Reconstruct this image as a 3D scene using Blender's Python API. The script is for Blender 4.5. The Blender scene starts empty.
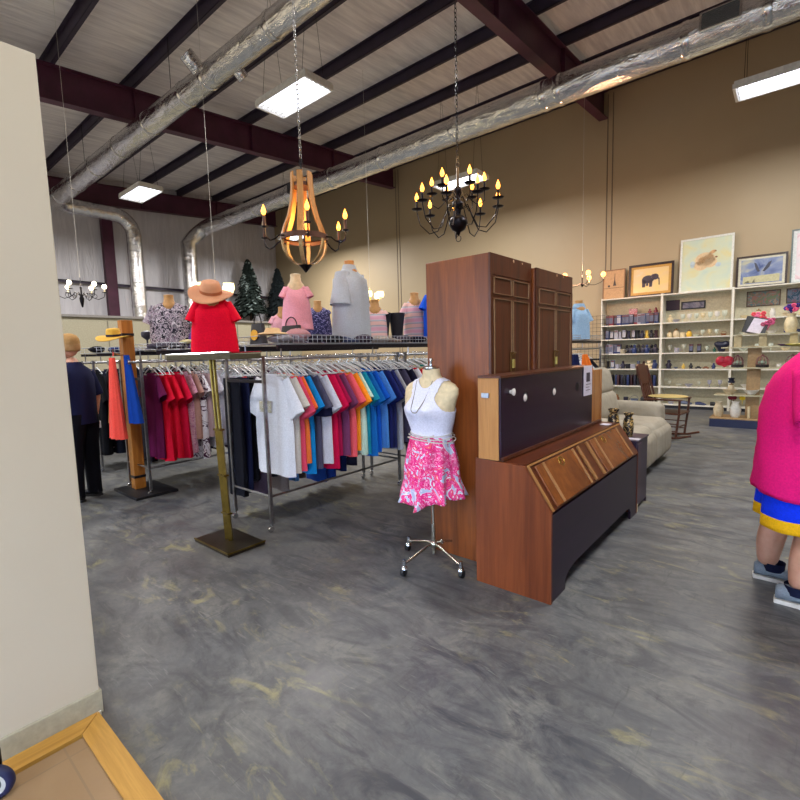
import bpy, bmesh, math, random
from mathutils import Vector, Matrix, noise
SKY=8.0; EXPO=0.25
PI=math.pi; sin=math.sin; cos=math.cos
rnd=random.Random(7)
COL=bpy.context.scene.collection
# ---------------------------------------------------------------- materials
def lin(c):
    if isinstance(c,str):
        c=c.lstrip('#'); c=[int(c[i:i+2],16)/255 for i in (0,2,4)]
    return tuple(x/12.92 if x<=.04045 else ((x+.055)/1.055)**2.4 for x in c)+(1,)
MATS={}
class NT:
    def __init__(s,name):
        s.m=bpy.data.materials.new(name); s.m.use_nodes=True; s.t=s.m.node_tree; s.b=s.t.nodes['Principled BSDF']
    def n(s,typ,**k):
        nd=s.t.nodes.new(typ)
        for a,v in k.items():
            if a in nd.inputs: nd.inputs[a].default_value=v
            else: setattr(nd,a,v)
        return nd
    def l(s,a,b): s.t.links.new(a,b)
    def coords(s,scale=(1,1,1),rot=(0,0,0),world=False):
        mp=s.n('ShaderNodeMapping'); mp.inputs['Scale'].default_value=scale; mp.inputs['Rotation'].default_value=rot
        if world:
            g=s.n('ShaderNodeNewGeometry'); s.l(g.outputs['Position'],mp.inputs['Vector'])
        else:
            tc=s.n('ShaderNodeTexCoord'); s.l(tc.outputs['Object'],mp.inputs['Vector'])
        return mp.outputs[0]
    def noise(s,vec,scale,detail=4,rough=.55,dist=0):
        nd=s.n('ShaderNodeTexNoise'); nd.inputs['Scale'].default_value=scale; nd.inputs['Detail'].default_value=detail
        nd.inputs['Roughness'].default_value=rough; nd.inputs['Distortion'].default_value=dist; s.l(vec,nd.inputs['Vector']); return nd.outputs['Fac']
    def ramp(s,fac,stops,interp='LINEAR'):
        r=s.n('ShaderNodeValToRGB'); cr=r.color_ramp; cr.interpolation=interp
        while len(cr.elements)<len(stops): cr.elements.new(.5)
        for e,(p,c) in zip(cr.elements,stops): e.position=p; e.color=lin(c) if not isinstance(c,(int,float)) else (c,c,c,1)
        s.l(fac,r.inputs[0]); return r.outputs[0]
    def bump(s,h,strength=.3,dist=.01):
        b=s.n('ShaderNodeBump'); b.inputs['Strength'].default_value=strength; b.inputs['Distance'].default_value=dist
        s.l(h,b.inputs['Height']); s.l(b.outputs[0],s.b.inputs['Normal'])
    def mixc(s,fac,a,b,mode='MIX'):
        m=s.n('ShaderNodeMix',data_type='RGBA',blend_type=mode)
        if isinstance(fac,(int,float)): m.inputs[0].default_value=fac
        else: s.l(fac,m.inputs[0])
        for i,v in ((6,a),(7,b)):
            if isinstance(v,str): m.inputs[i].default_value=lin(v)
            else: s.l(v,m.inputs[i])
        return m.outputs[2]
    def math(s,op,a,b=0):
        m=s.n('ShaderNodeMath',operation=op)
        for i,v in ((0,a),(1,b)):
            if isinstance(v,(int,float)): m.inputs[i].default_value=v
            else: s.l(v,m.inputs[i])
        return m.outputs[0]
    def base(s,c): s.l(c,s.b.inputs['Base Color'])
def M(name,color='#888888',rough=.6,metal=0,emit=0,alpha=1,trans=0,var=.06,scale=30,bump=0,sheen=0):
    """plain procedural material with a slight noise variation"""
    key=(name,color,rough,metal,emit)
    if key in MATS: return MATS[key]
    q=NT(name); b=q.b
    b.inputs['Roughness'].default_value=rough; b.inputs['Metallic'].default_value=metal
    if emit:
        b.inputs['Base Color'].default_value=lin(color); b.inputs['Emission Color'].default_value=lin(color); b.inputs['Emission Strength'].default_value=emit
    else:
        v=q.coords(); f=q.noise(v,scale,3)
        c=lin(color); dk=tuple(x*(1-var*2) for x in c[:3])+(1,); lt=tuple(min(1,x*(1+var*2)) for x in c[:3])+(1,)
        r=q.n('ShaderNodeValToRGB'); r.color_ramp.elements[0].color=dk; r.color_ramp.elements[1].color=lt
        r.color_ramp.elements[0].position=.3; r.color_ramp.elements[1].position=.7
        q.l(f,r.inputs[0]); q.base(r.outputs[0])
        if bump: q.bump(f,bump,.005)
    if name=='cloth': b.inputs['Specular IOR Level'].default_value=.12
    if alpha<1: b.inputs['Alpha'].default_value=alpha
    if trans: b.inputs['Transmission Weight'].default_value=trans
    if sheen: b.inputs['Sheen Weight'].default_value=sheen
    MATS[key]=q.m; return q.m
def cloth(color): return M('cloth',color,.85,var=.05,scale=90,bump=.15)
def wood(name,c1,c2,axis='z',rough=.4,scale=3,c3=None):
    key=(name,c1,c2,axis)
    if key in MATS: return MATS[key]
    q=NT(name); sc={'z':(scale*6,scale*6,scale*.35),'y':(scale*6,scale*.35,scale*6),'x':(scale*.35,scale*6,scale*6)}[axis]
    v=q.coords(sc); f=q.noise(v,1,5,.6,.6)
    v2=q.coords(tuple(x*6 for x in sc)); f2=q.noise(v2,1,3,.6)
    col=q.ramp(f,[(.3,c1),(.55,c2),(.75,c3 or c1)])
    col=q.mixc(q.ramp(f2,[(.35,.35),(.6,0)]),col,c1)
    q.base(col); q.b.inputs['Roughness'].default_value=rough; q.bump(f2,.08,.002)
    q.b.inputs['Coat Weight'].default_value=.12; q.b.inputs['Coat Roughness'].default_value=.25; q.b.inputs['Specular IOR Level'].default_value=.35
    if 'dark_front' in name or 'purple' in name: q.b.inputs['Coat Weight'].default_value=.05; q.b.inputs['Specular IOR Level'].default_value=.3
    MATS[key]=q.m; return q.m
def blotch(name,cols,scale=18,rough=.85,vor=True):
    key=(name,)+tuple(cols)
    if key in MATS: return MATS[key]
    q=NT(name); v=q.coords()
    f=q.noise(v,scale,2,.5,1.6)
    n=len(cols); st=[(.37+.27*i/n,c) for i,c in enumerate(cols)]
    q.base(q.ramp(f,st,'CONSTANT')); q.b.inputs['Roughness'].default_value=rough
    MATS[key]=q.m; return q.m
# ---------------------------------------------------------------- mesh builder
class MB:
    def __init__(s): s.v=[]; s.f=[]; s.mi=[]; s.cur=0; s.T=None
    def add(s,vs,fs):
        o=len(s.v)
        for p in vs:
            p=Vector(p); s.v.append(tuple(s.T@p) if s.T is not None else tuple(p))
        for f in fs: s.f.append([i+o for i in f]); s.mi.append(s.cur)
        return s
    def box(s,x0,x1,y0,y1,z0,z1,b=0):
        if b>0:
            bm=bmesh.new(); bmesh.ops.create_cube(bm,size=1)
            for v in bm.verts: v.co=Vector((x0+(v.co.x+.5)*(x1-x0),y0+(v.co.y+.5)*(y1-y0),z0+(v.co.z+.5)*(z1-z0)))
            bmesh.ops.bevel(bm,geom=bm.edges[:],offset=min(b,.45*min(abs(x1-x0),abs(y1-y0),abs(z1-z0))),segments=2,affect='EDGES',profile=.6)
            bm.verts.index_update(); s.add([v.co.copy() for v in bm.verts],[[v.index for v in f.verts] for f in bm.faces]); bm.free(); return s
        vs=[(x,y,z) for z in (z0,z1) for y in (y0,y1) for x in (x0,x1)]
        return s.add(vs,[(0,2,3,1),(4,5,7,6),(0,1,5,4),(2,6,7,3),(0,4,6,2),(1,3,7,5)])
    def prism(s,poly,axis,a,b):
        n=len(poly)
        def P(u,v,w): return {'x':(w,u,v),'y':(u,w,v),'z':(u,v,w)}[axis]
        vs=[P(u,v,a) for u,v in poly]+[P(u,v,b) for u,v in poly]
        fs=[list(range(n))[::-1],list(range(n,2*n))]+[[i,(i+1)%n,n+(i+1)%n,n+i] for i in range(n)]
        return s.add(vs,fs)
    def rings(s,rs,cap0=True,cap1=True,closed=True):
        n=len(rs[0]); vs=[p for r in rs for p in r]; fs=[]
        for j in range(len(rs)-1):
            for i in range(n if closed else n-1):
                k=(i+1)%n; fs.append((j*n+i,j*n+k,(j+1)*n+k,(j+1)*n+i))
        if cap0: fs.append(list(range(n))[::-1])
        if cap1: fs.append([len(vs)-n+i for i in range(n)])
        return s.add(vs,fs)
    def lathe(s,prof,c=(0,0,0),n=16,axis='z',cap=True):
        rs=[]
        for r,h in prof:
            ring=[]
            for i in range(n):
                a=2*PI*i/n; u,v=r*cos(a),r*sin(a)
                p={'z':(u,v,h),'x':(h,u,v),'y':(u,h,v)}[axis]; ring.append((p[0]+c[0],p[1]+c[1],p[2]+c[2]))
            rs.append(ring)
        return s.rings(rs,cap,cap)
    def tube(s,pts,r,n=6,cap=True):
        pts=[Vector(p) for p in pts]; m=len(pts)
        rr=r if isinstance(r,(list,tuple)) else [r]*m
        up=None; rs=[]
        for i,p in enumerate(pts):
            t=(pts[min(i+1,m-1)]-pts[max(i-1,0)]).normalized()
            if up is None:
                up=Vector((0,0,1)) if abs(t.z)<.9 else Vector((1,0,0))
            a=t.cross(up)
            if a.length<1e-5: a=t.cross(Vector((.3,1,.2)))
            a.normalize(); b=a.cross(t).normalized(); up=b
            rs.append([p+a*rr[i]*cos(2*PI*k/n)+b*rr[i]*sin(2*PI*k/n) for k in range(n)])
        return s.rings(rs,cap,cap)
    def ell(s,c,r,nu=12,nv=8,fn=None):
        rs=[]
        for j in range(nv+1):
            t=PI*(.02+.96*j/nv); ring=[]
            for i in range(nu):
                a=2*PI*i/nu; d=Vector((sin(t)*cos(a),sin(t)*sin(a),-cos(t)))
                k=fn(d) if fn else 1
                ring.append((c[0]+r[0]*d.x*k,c[1]+r[1]*d.y*k,c[2]+r[2]*d.z*k))
            rs.append(ring)
        return s.rings(rs)
    def mesh(s,name,mats,smooth=None):
        me=bpy.data.meshes.new(name); me.from_pydata(s.v,[],s.f)
        for m in (mats if isinstance(mats,(list,tuple)) else [mats]): me.materials.append(m)
        for p,i in zip(me.polygons,s.mi): p.material_index=i
        bm=bmesh.new(); bm.from_mesh(me); bmesh.ops.recalc_face_normals(bm,faces=bm.faces); bm.to_mesh(me); bm.free()
        if smooth is not None:
            for p in me.polygons: p.use_smooth=True
            if smooth<180:
                try: me.set_sharp_from_angle(angle=math.radians(smooth))
                except Exception: pass
        return me
    def build(s,name,mats,parent=None,smooth=None,loc=None,rz=0):
        return obj(name,s.mesh(name,mats,smooth),parent,loc,rz)
def obj(name,me,parent=None,loc=None,rz=0):
    o=bpy.data.objects.new(name,me); COL.objects.link(o)
    if parent: o.parent=parent
    if loc is not None: o.location=loc
    if rz: o.rotation_euler=(0,0,rz)
    return o
def tag(o,label,cat,group=None,kind=None):
    o['label']=label; o['category']=cat
    if group: o['group']=group
    if kind: o['kind']=kind
    return o
def thing(name,label,cat,loc=(0,0,0),rz=0,group=None,rot=None):
    o=bpy.data.objects.new(name,None); COL.objects.link(o); o.empty_display_size=.1
    o.location=loc; o.rotation_euler=rot or (0,0,rz)
    return tag(o,label,cat,group)
def struct(name,mb,mats,smooth=None,parent=None):
    o=mb.build(name,mats,parent,smooth)
    if parent is None: o['kind']='structure'
    return o
def dup(root,loc,rz=None,label=None,group=None):
    r=root.copy(); COL.objects.link(r); r.location=loc
    if rz is not None: r.rotation_euler=(0,0,rz)
    if label: r['label']=label
    if group: r['group']=group
    for ch in list(root.children):
        c=ch.copy(); COL.objects.link(c); c.parent=r
        for g in ch.children:
            d=g.copy(); COL.objects.link(d); d.parent=c
    return r
# ================================================================= SETTING
WX=-18.6; NY=13.35; EX=7.5; SY=-3.2
SL=.078
def pz(Y): return 7.04+SL*Y          # underside of purlins
# floor
q=NT('polished_concrete'); v=q.coords(world=True)
big=q.noise(v,.55,5,.6,.8); med=q.noise(v,2.3,8,.7,1.2)
vs=q.coords((1.8,4.2,1),(0,0,.5),world=True); st=q.noise(vs,1.0,7,.68,2.2); fine=q.noise(v,22,5,.7)
c=q.ramp(med,[(.3,'#44464c'),(.5,'#5f6163'),(.7,'#7d7d77')])
c=q.mixc(q.ramp(st,[(.38,.85),(.55,0)]),c,'#33363f')
c=q.mixc(q.ramp(big,[(.4,0),(.65,.45)]),c,'#716f6a')
pat=q.math('MULTIPLY',q.ramp(q.noise(vs,1.7,6,.65,1.4),[(.54,0),(.68,.9)]),q.ramp(q.noise(v,1.1,4,.6,.5),[(.46,0),(.60,.75)]))
c=q.mixc(pat,c,'#9b9568')
c=q.mixc(q.ramp(fine,[(.4,.22),(.6,0)]),c,'#3a3c44')
scr=q.noise(q.coords((3,26,1),(0,0,.9),world=True),1.3,4,.6,1.5)
c=q.mixc(q.ramp(scr,[(.62,0),(.72,.35)]),c,'#8f9088')
scr2=q.noise(q.coords((24,4,1),(0,0,.3),world=True),1.1,4,.6,1.2)
c=q.mixc(q.ramp(scr2,[(.62,0),(.74,.4)]),c,'#34363a')
q.base(c); rr=q.ramp(med,[(.3,.34),(.7,.55)]); q.l(rr,q.b.inputs['Roughness']); q.bump(fine,.06,.003)
q.b.inputs['Specular IOR Level'].default_value=.4
FLOOR=q.m
struct('floor',MB().box(WX-.3,EX+.3,SY-.3,NY+.3,-.2,0),FLOOR)
# control joints sawn in the concrete
jm=M('joint_filler','#3b3c40',.8)
# vestibule tiles + oak border
q=NT('beige_floor_tile'); v=q.coords(world=True)
br=q.n('ShaderNodeTexBrick'); q.l(v,br.inputs['Vector']); br.offset=0; br.inputs['Scale'].default_value=1
br.inputs['Brick Width'].default_value=.42; br.inputs['Row Height'].default_value=.42; br.inputs['Mortar Size'].default_value=.004
br.inputs['Color1'].default_value=lin('#9a7e5c'); br.inputs['Color2'].default_value=lin('#927656'); br.inputs['Mortar'].default_value=lin('#8a7458')
f=q.noise(v,5,6,.6,.5); q.base(q.mixc(q.ramp(f,[(.3,.5),(.7,0)]),br.outputs['Color'],'#8d7050')); q.b.inputs['Roughness'].default_value=.5
struct('floor.001',MB().box(-2.17,1.6,SY,.49,0,.012),q.m)
OAK=wood('oak_border','#a87b34','#c89848','x',.45,4,'#b58a40'); OAKY=wood('oak_border_y','#a87b34','#c89848','y',.45,4,'#b58a40')
struct('trim_1',MB().prism([(-2.27,.575),(1.6,.575),(1.6,.487),(-2.18,.487)],'z',0,.018),OAK)
struct('trim_2',MB().prism([(-2.275,.575),(-2.185,.487),(-2.185,SY),(-2.275,SY)],'z',0,.018),OAKY)
# entry partition wall with vinyl base
q=NT('cream_painted_wall'); v=q.coords(world=True); f=q.noise(v,1.2,4); g=q.noise(v,60,3)
q.base(q.mixc(q.ramp(f,[(.35,.5),(.7,0)]),'#cdc4b0','#c4b9a4')); q.b.inputs['Roughness'].default_value=.6; q.bump(g,.08,.002)
CREAM=q.m
struct('wall_left',MB().box(-2.42,-2.29,SY,.590,0,2.73,.004),CREAM)
struct('baseboard_left',MB().box(-2.43,-2.278,SY+.02,.597,0,.105,.003),M('vinyl_base','#a9a48f',.5))
struct('trim_3',MB().box(-2.277,-2.268,SY+.02,.585,.0,.016),M('white_caulk','#d8d6cc',.5))
# tan wall (north)
q=NT('tan_wall_panels'); v=q.coords(world=True); f=q.noise(v,.6,3); g=q.noise(v,80,2)
q.base(q.mixc(q.ramp(f,[(.3,.5),(.7,0)]),'#ab997a','#a08d6f')); q.b.inputs['Roughness'].default_value=.55; q.bump(g,.05,.002)
TAN=q.m
wn=MB().box(WX-.2,EX+.2,NY,NY+.2,0,9.2)
struct('wall_north',wn,TAN)
k=4
for x in (-11.25,-4.0,3.3):
    for dx in (-.0,.13):
        struct('trim_%d'%k,MB().box(x+dx-.012,x+dx+.012,NY-.012,NY,0,8.0),M('panel_seam_strip','#6f6250',.6)); k+=1  # darker strip along a wall panel seam
# grey vinyl insulated wall (west)
q=NT('grey_vinyl_insulation'); v=q.coords((1,2.2,.25),world=True); f=q.noise(v,2.2,5,.6,.8)
v2=q.coords((1,1,1),world=True); w=q.n('ShaderNodeTexWave',wave_type='BANDS',bands_direction='Y'); q.l(v2,w.inputs['Vector']); w.inputs['Scale'].default_value=.18; w.inputs['Distortion'].default_value=1.5; w.inputs['Detail'].default_value=2
q.base(q.mixc(q.ramp(f,[(.3,.6),(.7,0)]),'#cfcdd2','#aeadb4')); q.b.inputs['Roughness'].default_value=.32
q.bump(q.math('ADD',f,w.outputs['Fac']),.55,.12)
GREYV=q.m
struct('wall_west',MB().box(WX-.2,WX,SY-.2,NY+.1,0,9.2),GREYV)
struct('wall_east',MB().box(EX,EX+.2,SY-.2,NY+.1,0,9.2),TAN)
# south storefront wall with window openings behind the camera
ws=MB()
ops=[(-6.2,-3.6),(-1.4,1.4),(2.4,5.6)]
xs=[WX-.2]+[a for o in ops for a in o]+[EX+.2]
for i in range(0,len(xs),2): ws.box(xs[i],xs[i+1],SY-.2,SY,0,9.2)
for a,b in ops: ws.box(a,b,SY-.2,SY,3.0,9.2)
struct('wall_south',ws,CREAM)
alu=M('bronze_aluminium','#3a332c',.4,.6)
gl=NT('window_glass'); gl.b.inputs['Base Color'].default_value=(1,1,1,1); gl.b.inputs['Transmission Weight'].default_value=1; gl.b.inputs['Roughness'].default_value=0; gl.b.inputs['IOR'].default_value=1.05; gl.b.inputs['Alpha'].default_value=.25
for i,(a,b) in enumerate(ops):
    fr=MB()
    for x in (a,(a+b)/2-.03,b-.06): fr.box(x,x+.06,SY-.14,SY-.06,0,3.0)
    for z in (0,2.94,2.2): fr.box(a,b,SY-.14,SY-.06,z,z+.06)
    w=struct('window_%d'%(i+1),fr,alu); w['kind']='structure'
    MB().box(a+.05,b-.05,SY-.105,SY-.095,.06,2.94).build('glass',gl.m,w)
# ceiling: insulation facing between purlins
q=NT('white_vinyl_ceiling'); v=q.coords((1,.06,1),world=True); f=q.noise(v,9,4,.6); v3=q.coords((5,.9,1),(0,0,.15),world=True); g=q.noise(v3,1,5,.6,.6)
q.base(q.mixc(q.ramp(f,[(.35,.7),(.65,0)]),'#f0ebea','#c2bcbf')); q.b.inputs['Roughness'].default_value=.42
q.bump(q.math('ADD',f,g),.5,.05)
CEI=q.m
def slope_box(m,x0,x1,y0,y1,a,b):
    vs=[(x,y,7.04+SL*y+h) for h in (a,b) for y in (y0,y1) for x in (x0,x1)]
    return m.add(vs,[(0,2,3,1),(4,5,7,6),(0,1,5,4),(2,6,7,3),(0,4,6,2),(1,3,7,5)])
struct('ceiling',slope_box(MB(),WX-.2,EX+.2,SY-.2,NY+.2,.23,.4),CEI)
PUR=M('purlin_red_oxide','#30263a',.55,var=.08,scale=4); GIR=M('girder_red_oxide','#4c2138',.5,var=.1,scale=3)
k=0; y=3.2-1.45*4
while y<NY:
    m=MB(); slope_box(m,WX,EX,y-.075,y,0,.012); slope_box(m,WX,EX,y-.075,y-.068,0,.23); slope_box(m,WX,EX,y-.14,y-.07,.22,.23)
    o=m.build('roof_purlin',PUR); o['kind']='structure'; y+=1.45
for x in (-18.35,-11.25,-4.0,3.3):
    m=MB(); slope_box(m,x-.22,x,SY,NY,-.02,0); slope_box(m,x-.22,x,SY,NY,-.68,-.655); slope_box(m,x-.12,x-.105,SY,NY,-.66,-.01)
    for yy in (1.75,4.65,7.55,10.45): slope_box(m,x-.2,x-.02,yy-.006,yy+.006,-.66,-.01)
    o=m.build('roof_girder',GIR); o['kind']='structure'
# steel column and girts on grey wall
m=MB().box(-18.58,-18.3,6.15,6.18,0,6.9).box(-18.58,-18.3,6.40,6.43,0,6.9).box(-18.45,-18.42,6.15,6.43,0,6.9).box(-18.32,-18.29,6.12,6.46,0,6.9)
o=m.build('steel_column',GIR); o['kind']='structure'
for z in (4.22,):
    for (a,b) in ((SY,6.12),(6.46,NY)):
        o=MB().box(-18.6,-18.42,a,b,z-.03,z+.0).box(-18.44,-18.42,a,b,z-.09,z).build('wall_girt',PUR); o['kind']='structure'
# cream fitting rooms along the grey wall with a flat top
m=MB().box(-18.55,-17.0,1.0,NY-.02,0,2.9)
struct('wall_fitting_room',m,M('cream_laminate','#98927c',.55))
k=20
for yy in (2.6,4.1,5.6,7.1,8.55,10.2,11.65):
    struct('trim_%d'%k,MB().box(-17.0,-16.985,yy-.012,yy+.012,0,2.82),M('dark_gap','#6b6655',.6)); k+=1
struct('trim_%d'%k,MB().box(-18.55,-16.9,.95,NY-.03,2.9,2.97),M('grey_ledge','#7a7672',.5))
LEDGE=2.97
# ================================================================= DUCTS
q=NT('foil_duct_wrap'); v=q.coords((.6,2,2),world=True); f=q.noise(v,6,4,.6,1.0); g=q.noise(v,2.0,3,.6,.6)
q.base(q.ramp(f,[(.3,'#c4c6cc'),(.7,'#f0eeea')])); q.b.inputs['Metallic'].default_value=1; q.l(q.ramp(g,[(.3,.10),(.7,.24)]),q.b.inputs['Roughness']); q.bump(q.math('ADD',f,q.math('MULTIPLY',g,2.0)),.45,.04)
FOIL=q.m; TAPE=M('foil_tape','#d8d8d8',.2,1); DARK=M('duct_opening','#141416',.8)
def arc(c,a0,a1,r,pl,n=7):
    out=[]
    for i in range(n):
        a=a0+(a1-a0)*i/(n-1); u,v=r*cos(a),r*sin(a)
        p={'xz':(u,0,v),'yz':(0,u,v),'xy':(u,v,0)}[pl]; out.append((c[0]+p[0],c[1]+p[1],c[2]+p[2]))
    return out
R=.235
d=thing('air_duct','foil wrapped round air duct with two elbows, nearer the entry wall','duct',(0,0,0))
Z1=6.38; Y1=4.55; XD=-17.6
pts=[(5.5,Y1,Z1),(-3,Y1,Z1),(-8,Y1,Z1),(-13,Y1,Z1)]+arc((-17.0,Y1+.6,Z1),-PI/2,-PI,.6,'xy')+[(XD,5.6,Z1)]+[(XD,6.25+.6*sin(a),Z1-.6+.6*cos(a)) for a in [PI/2*i/6 for i in range(7)]]+[(XD,6.85,4),(XD,6.85,2.95)]
def DR(x): return .15+.0065*max(0,-x-0) if x>-13.5 else .237
MB().tube(pts,[DR(q_[0]) for q_ in pts],24).build('duct_run',FOIL,d,60)
for x in (-2,-4.5,-6.1,-8.0,-8.8,-10.4,-12.0,-13.6,-15.2,-16.6):
    R=DR(x); MB().lathe([(R+.004,-.05),(R+.012,-.03),(R+.012,.03),(R+.004,.05)],(x,Y1,Z1),24,'x').build('collar',TAPE,d,40)
for (dy,dz,x,ln,rr) in ((-.34,.28,-8.1,.3,.13),(.30,-.24,-7.3,.16,.1)):
    m=MB(); u=Vector((0,dy,dz)).normalized(); a=Vector((x,Y1,Z1))+u*.14
    m.tube([a,a+u*(ln)],rr,16); m.cur=1; m.tube([a+u*(ln-.0),a+u*(ln+.004)],rr*.86,16)
    m.build('branch_outlet',[FOIL,DARK],d,40)
R=.237
for z in (5.2,4.2,3.4): MB().lathe([(R+.004,-.04),(R+.01,-.02),(R+.01,.02),(R+.004,.04)],(XD,6.85,z),24).build('collar',TAPE,d,40)
for x in (-3.2,-9.4,-14.4): MB().tube([(x,Y1,Z1+.2),(x,Y1,pz(Y1)+.22)],.006,4).build('hanger_rod',DARK,d)
d=thing('air_duct','long foil wrapped air duct running beside the tan wall','duct',(0,0,0))
Y2=9.4; Z2=6.48; R=.27
pts=[(6.5,Y2,Z2),(0,Y2,Z2),(-5,Y2,Z2),(-10,Y2,Z2),(-15,Y2,Z2)]+[(-17.2-.6*sin(a),Y2-.55*(1-cos(a)) ,Z2-.6+.6*cos(a)) for a in [PI/2*i/7 for i in range(8)]]+[(-17.8,8.85,4.3),(-17.8,8.85,2.95)]
MB().tube(pts,R,24).build('duct_run',FOIL,d,60)
for x in (1.0,-.55,-1.6,-3.7,-4.0,-6.1,-8.3,-10.2,-12.2,-14.0,-15.6):
    MB().lathe([(R+.004,-.06),(R+.014,-.03),(R+.014,.03),(R+.004,.06)],(x,Y2,Z2),24,'x').build('collar',TAPE,d,40)
a=math.radians(35)
m=MB(); m.T=Matrix.Translation((-1.12,Y2,Z2))@Matrix.Rotation(-math.radians(5),4,'X')
m.box(-.27,.27,-.31,-.26,-.13,.15); m.cur=1
for i in range(9): m.box(-.24,.24,-.318,-.309,-.105+i*.027,-.092+i*.027)
m.build('supply_grille',[TAPE,M('grille_grey','#4d5358',.5,.3)],d)
m=MB(); m.box(-11.9,-11.5,Y2-.33,Y2-.2,Z2-.1,Z2+.15); m.build('supply_grille',M('grille_slate','#50535a',.5,.3),d)  # plain slate grey block as a second grille
MB().lathe([(R+.004,-.04),(R+.01,-.02),(R+.01,.02),(R+.004,.04)],(-17.8,8.85,5.3),24).build('collar',TAPE,d,40)
# ================================================================= HIGH BAY LIGHTS
LW=M('fixture_white','#d8d6d0',.4); TUBE=M('fluorescent_tube','#eef2ff',.4,emit=3.0)
LZ=5.75
def highbay(x,y,label,rods=True,L=1.3,W=.56,n=6,power=150):
    t=thing('high_bay_light',label,'ceiling light',(x,y,LZ),0,'fluorescent high bay lights')
    m=MB(); m.box(-L/2,L/2,-W/2,W/2,.04,.09)
    for s in (-1,1): m.box(-L/2,L/2,s*W/2-.006,s*W/2+.006,-.03,.05); m.box(s*L/2-.02,s*L/2+.02,-W/2,W/2,-.03,.05)
    m.build('housing',LW,t)
    for i in range(n):
        yy=-W/2+W*(i+.5)/n
        MB().lathe([(.014,-L/2+.05),(.014,L/2-.05)],(0,yy,.005),10,'x').build('fluorescent_tube',TUBE,t,60)
    for s in (-1,1):
        h=pz(y)+.2-LZ
        MB().tube([(s*L*.4,-W*.4,.08),(s*L*.4,0,h),(s*L*.4,W*.4,.08)],.004,4).build('hanging_cable',DARK,t)
    l=bpy.data.lights.new('high_bay_lamp','AREA'); l.shape='RECTANGLE'; l.size=L-.1; l.size_y=W-.06; l.energy=power; l.color=(1,.97,.94)
    lo=bpy.data.objects.new('lamp',l); COL.objects.link(lo); lo.parent=t; lo.location=(0,0,-.04)
    return t
PW=170
highbay(-6.50,5.17,'bright fluorescent fixture hanging above the wooden orb chandelier',power=PW)
highbay(-12.98,5.30,'small looking fluorescent fixture hanging before the far girder',power=PW*1.9)
highbay(-6.65,10.4,'fluorescent fixture seen behind the large candle chandelier',power=PW)
highbay(-.34,10.2,'fluorescent fixture at the right edge before the tan wall',power=PW)
highbay(.45,5.2,'unseen fluorescent fixture added for light over the middle of the shop floor',power=PW)  # out of view, added as extra light over the floor
highbay(-13.9,10.85,'fluorescent fixture hidden beyond the long duct',power=PW*1.9)
highbay(-12.9,-.6,'unseen fluorescent fixture added behind the partition to brighten the grey wall',power=PW*1.9)  # out of view, added to brighten the grey wall
highbay(-6.5,-.6,'unseen fluorescent fixture added for light behind the entry partition',power=PW)  # out of view, added as extra light from behind
highbay(.45,-.6,'unseen fluorescent fixture added for light above the entry',power=PW*.9)  # out of view, added as extra light near the camera
# ================================================================= GARMENTS
def ring(z,hw,hd,n=24,cx=0,cy=0,rip=0,k=5,ph=0,p=1.0,bust=0):
    out=[]
    for i in range(n):
        a=2*PI*i/n; c,s=cos(a),sin(a)
        x=hw*math.copysign(abs(c)**p,c); y=hd*math.copysign(abs(s)**p,s)
        y+=rip*sin(k*a+ph)*(1 if abs(s)>.05 else 0); x+=rip*.5*cos(k*a*1.3+ph)
        if bust and s<0: y-=bust*abs(s)*(.6+.4*cos(2*(abs(c)-.5)*PI))
        out.append((cx+x,cy+y,z))
    return out
def shirt_mb(w=.5,L=.72,sl=.24,sw=.085,depth=.05,neck=.085,sh=.2,drop=.1,rip=.012,seed=0,flare=0,ang=.95,thick=.5,bust=0,flarez=None):
    r=random.Random(seed); ph=r.random()*6; m=MB(); hw=w/2
    prof=[(0,neck,.035+depth*.2),(-.015,neck*1.15,.04+depth*.25),(-drop*.35,sh*.62,.3*depth+.03),(-drop*.75,sh*.9,.5*depth+.03),(-drop*1.15,sh*1.02,.7*depth+.03)]
    rs=[ring(z,a,b) for z,a,b in prof]
    n=9; z0=-drop*1.5
    for i in range(n+1):
        t=i/n; z=z0+(-L-z0)*t
        hh=sh*1.03+(hw-sh*1.03)*min(1,t*2.2)+flare*t
        if hw<sh: hh=sh*1.03+(hw-sh)*math.sin(min(1,t*1.8)*PI/2)+flare*t*t
        rs.append(ring(z,hh,(depth+.03)*(1+.25*t),rip=rip*(.15+t),k=5+seed%3,ph=ph+t*.8,p=.85,bust=bust*max(0,1-abs(t-.22)*4)))
    m.rings(rs,False,False)
    # inner hem turn so the cloth has an edge
    if sl>0:
        for s in (-1,1):
            pts=[];rr=[]
            a=Vector((s*sh*.72,0,-drop*.75)); d=Vector((s*cos(ang),0,-sin(ang))).normalized()
            nn=5; sr=[]
            for i in range(nn+1):
                t=i/nn; c=a+d*(sl+sh*.3)*t; e1=Vector((-d.z*s,0,d.x*s)).normalized(); ww=sw*(.8+.35*t); dd=(depth+.025)*(.55+.25*t)
                sr.append([c+e1*ww*cos(2*PI*k/14)+Vector((0,1,0))*(dd*sin(2*PI*k/14)+rip*.5*t*sin(3*2*PI*k/14+ph)) for k in range(14)])
            m.rings(sr,True,False)
    return m
def pants_mb(w=.34,L=.95,seed=0,depth=.035):
    m=MB(); r=random.Random(seed); ph=r.random()*6; rs=[]
    for i in range(9):
        t=i/8; rs.append(ring(-.02-L*t,w/2*(1+.12*sin(t*3+ph)*.4-.1*t),depth*(.6+.5*t),n=20,rip=.012*t,k=4+seed%3,ph=ph+t,p=.7))
    m.rings(rs,True,True); return m
CB={}
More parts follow.
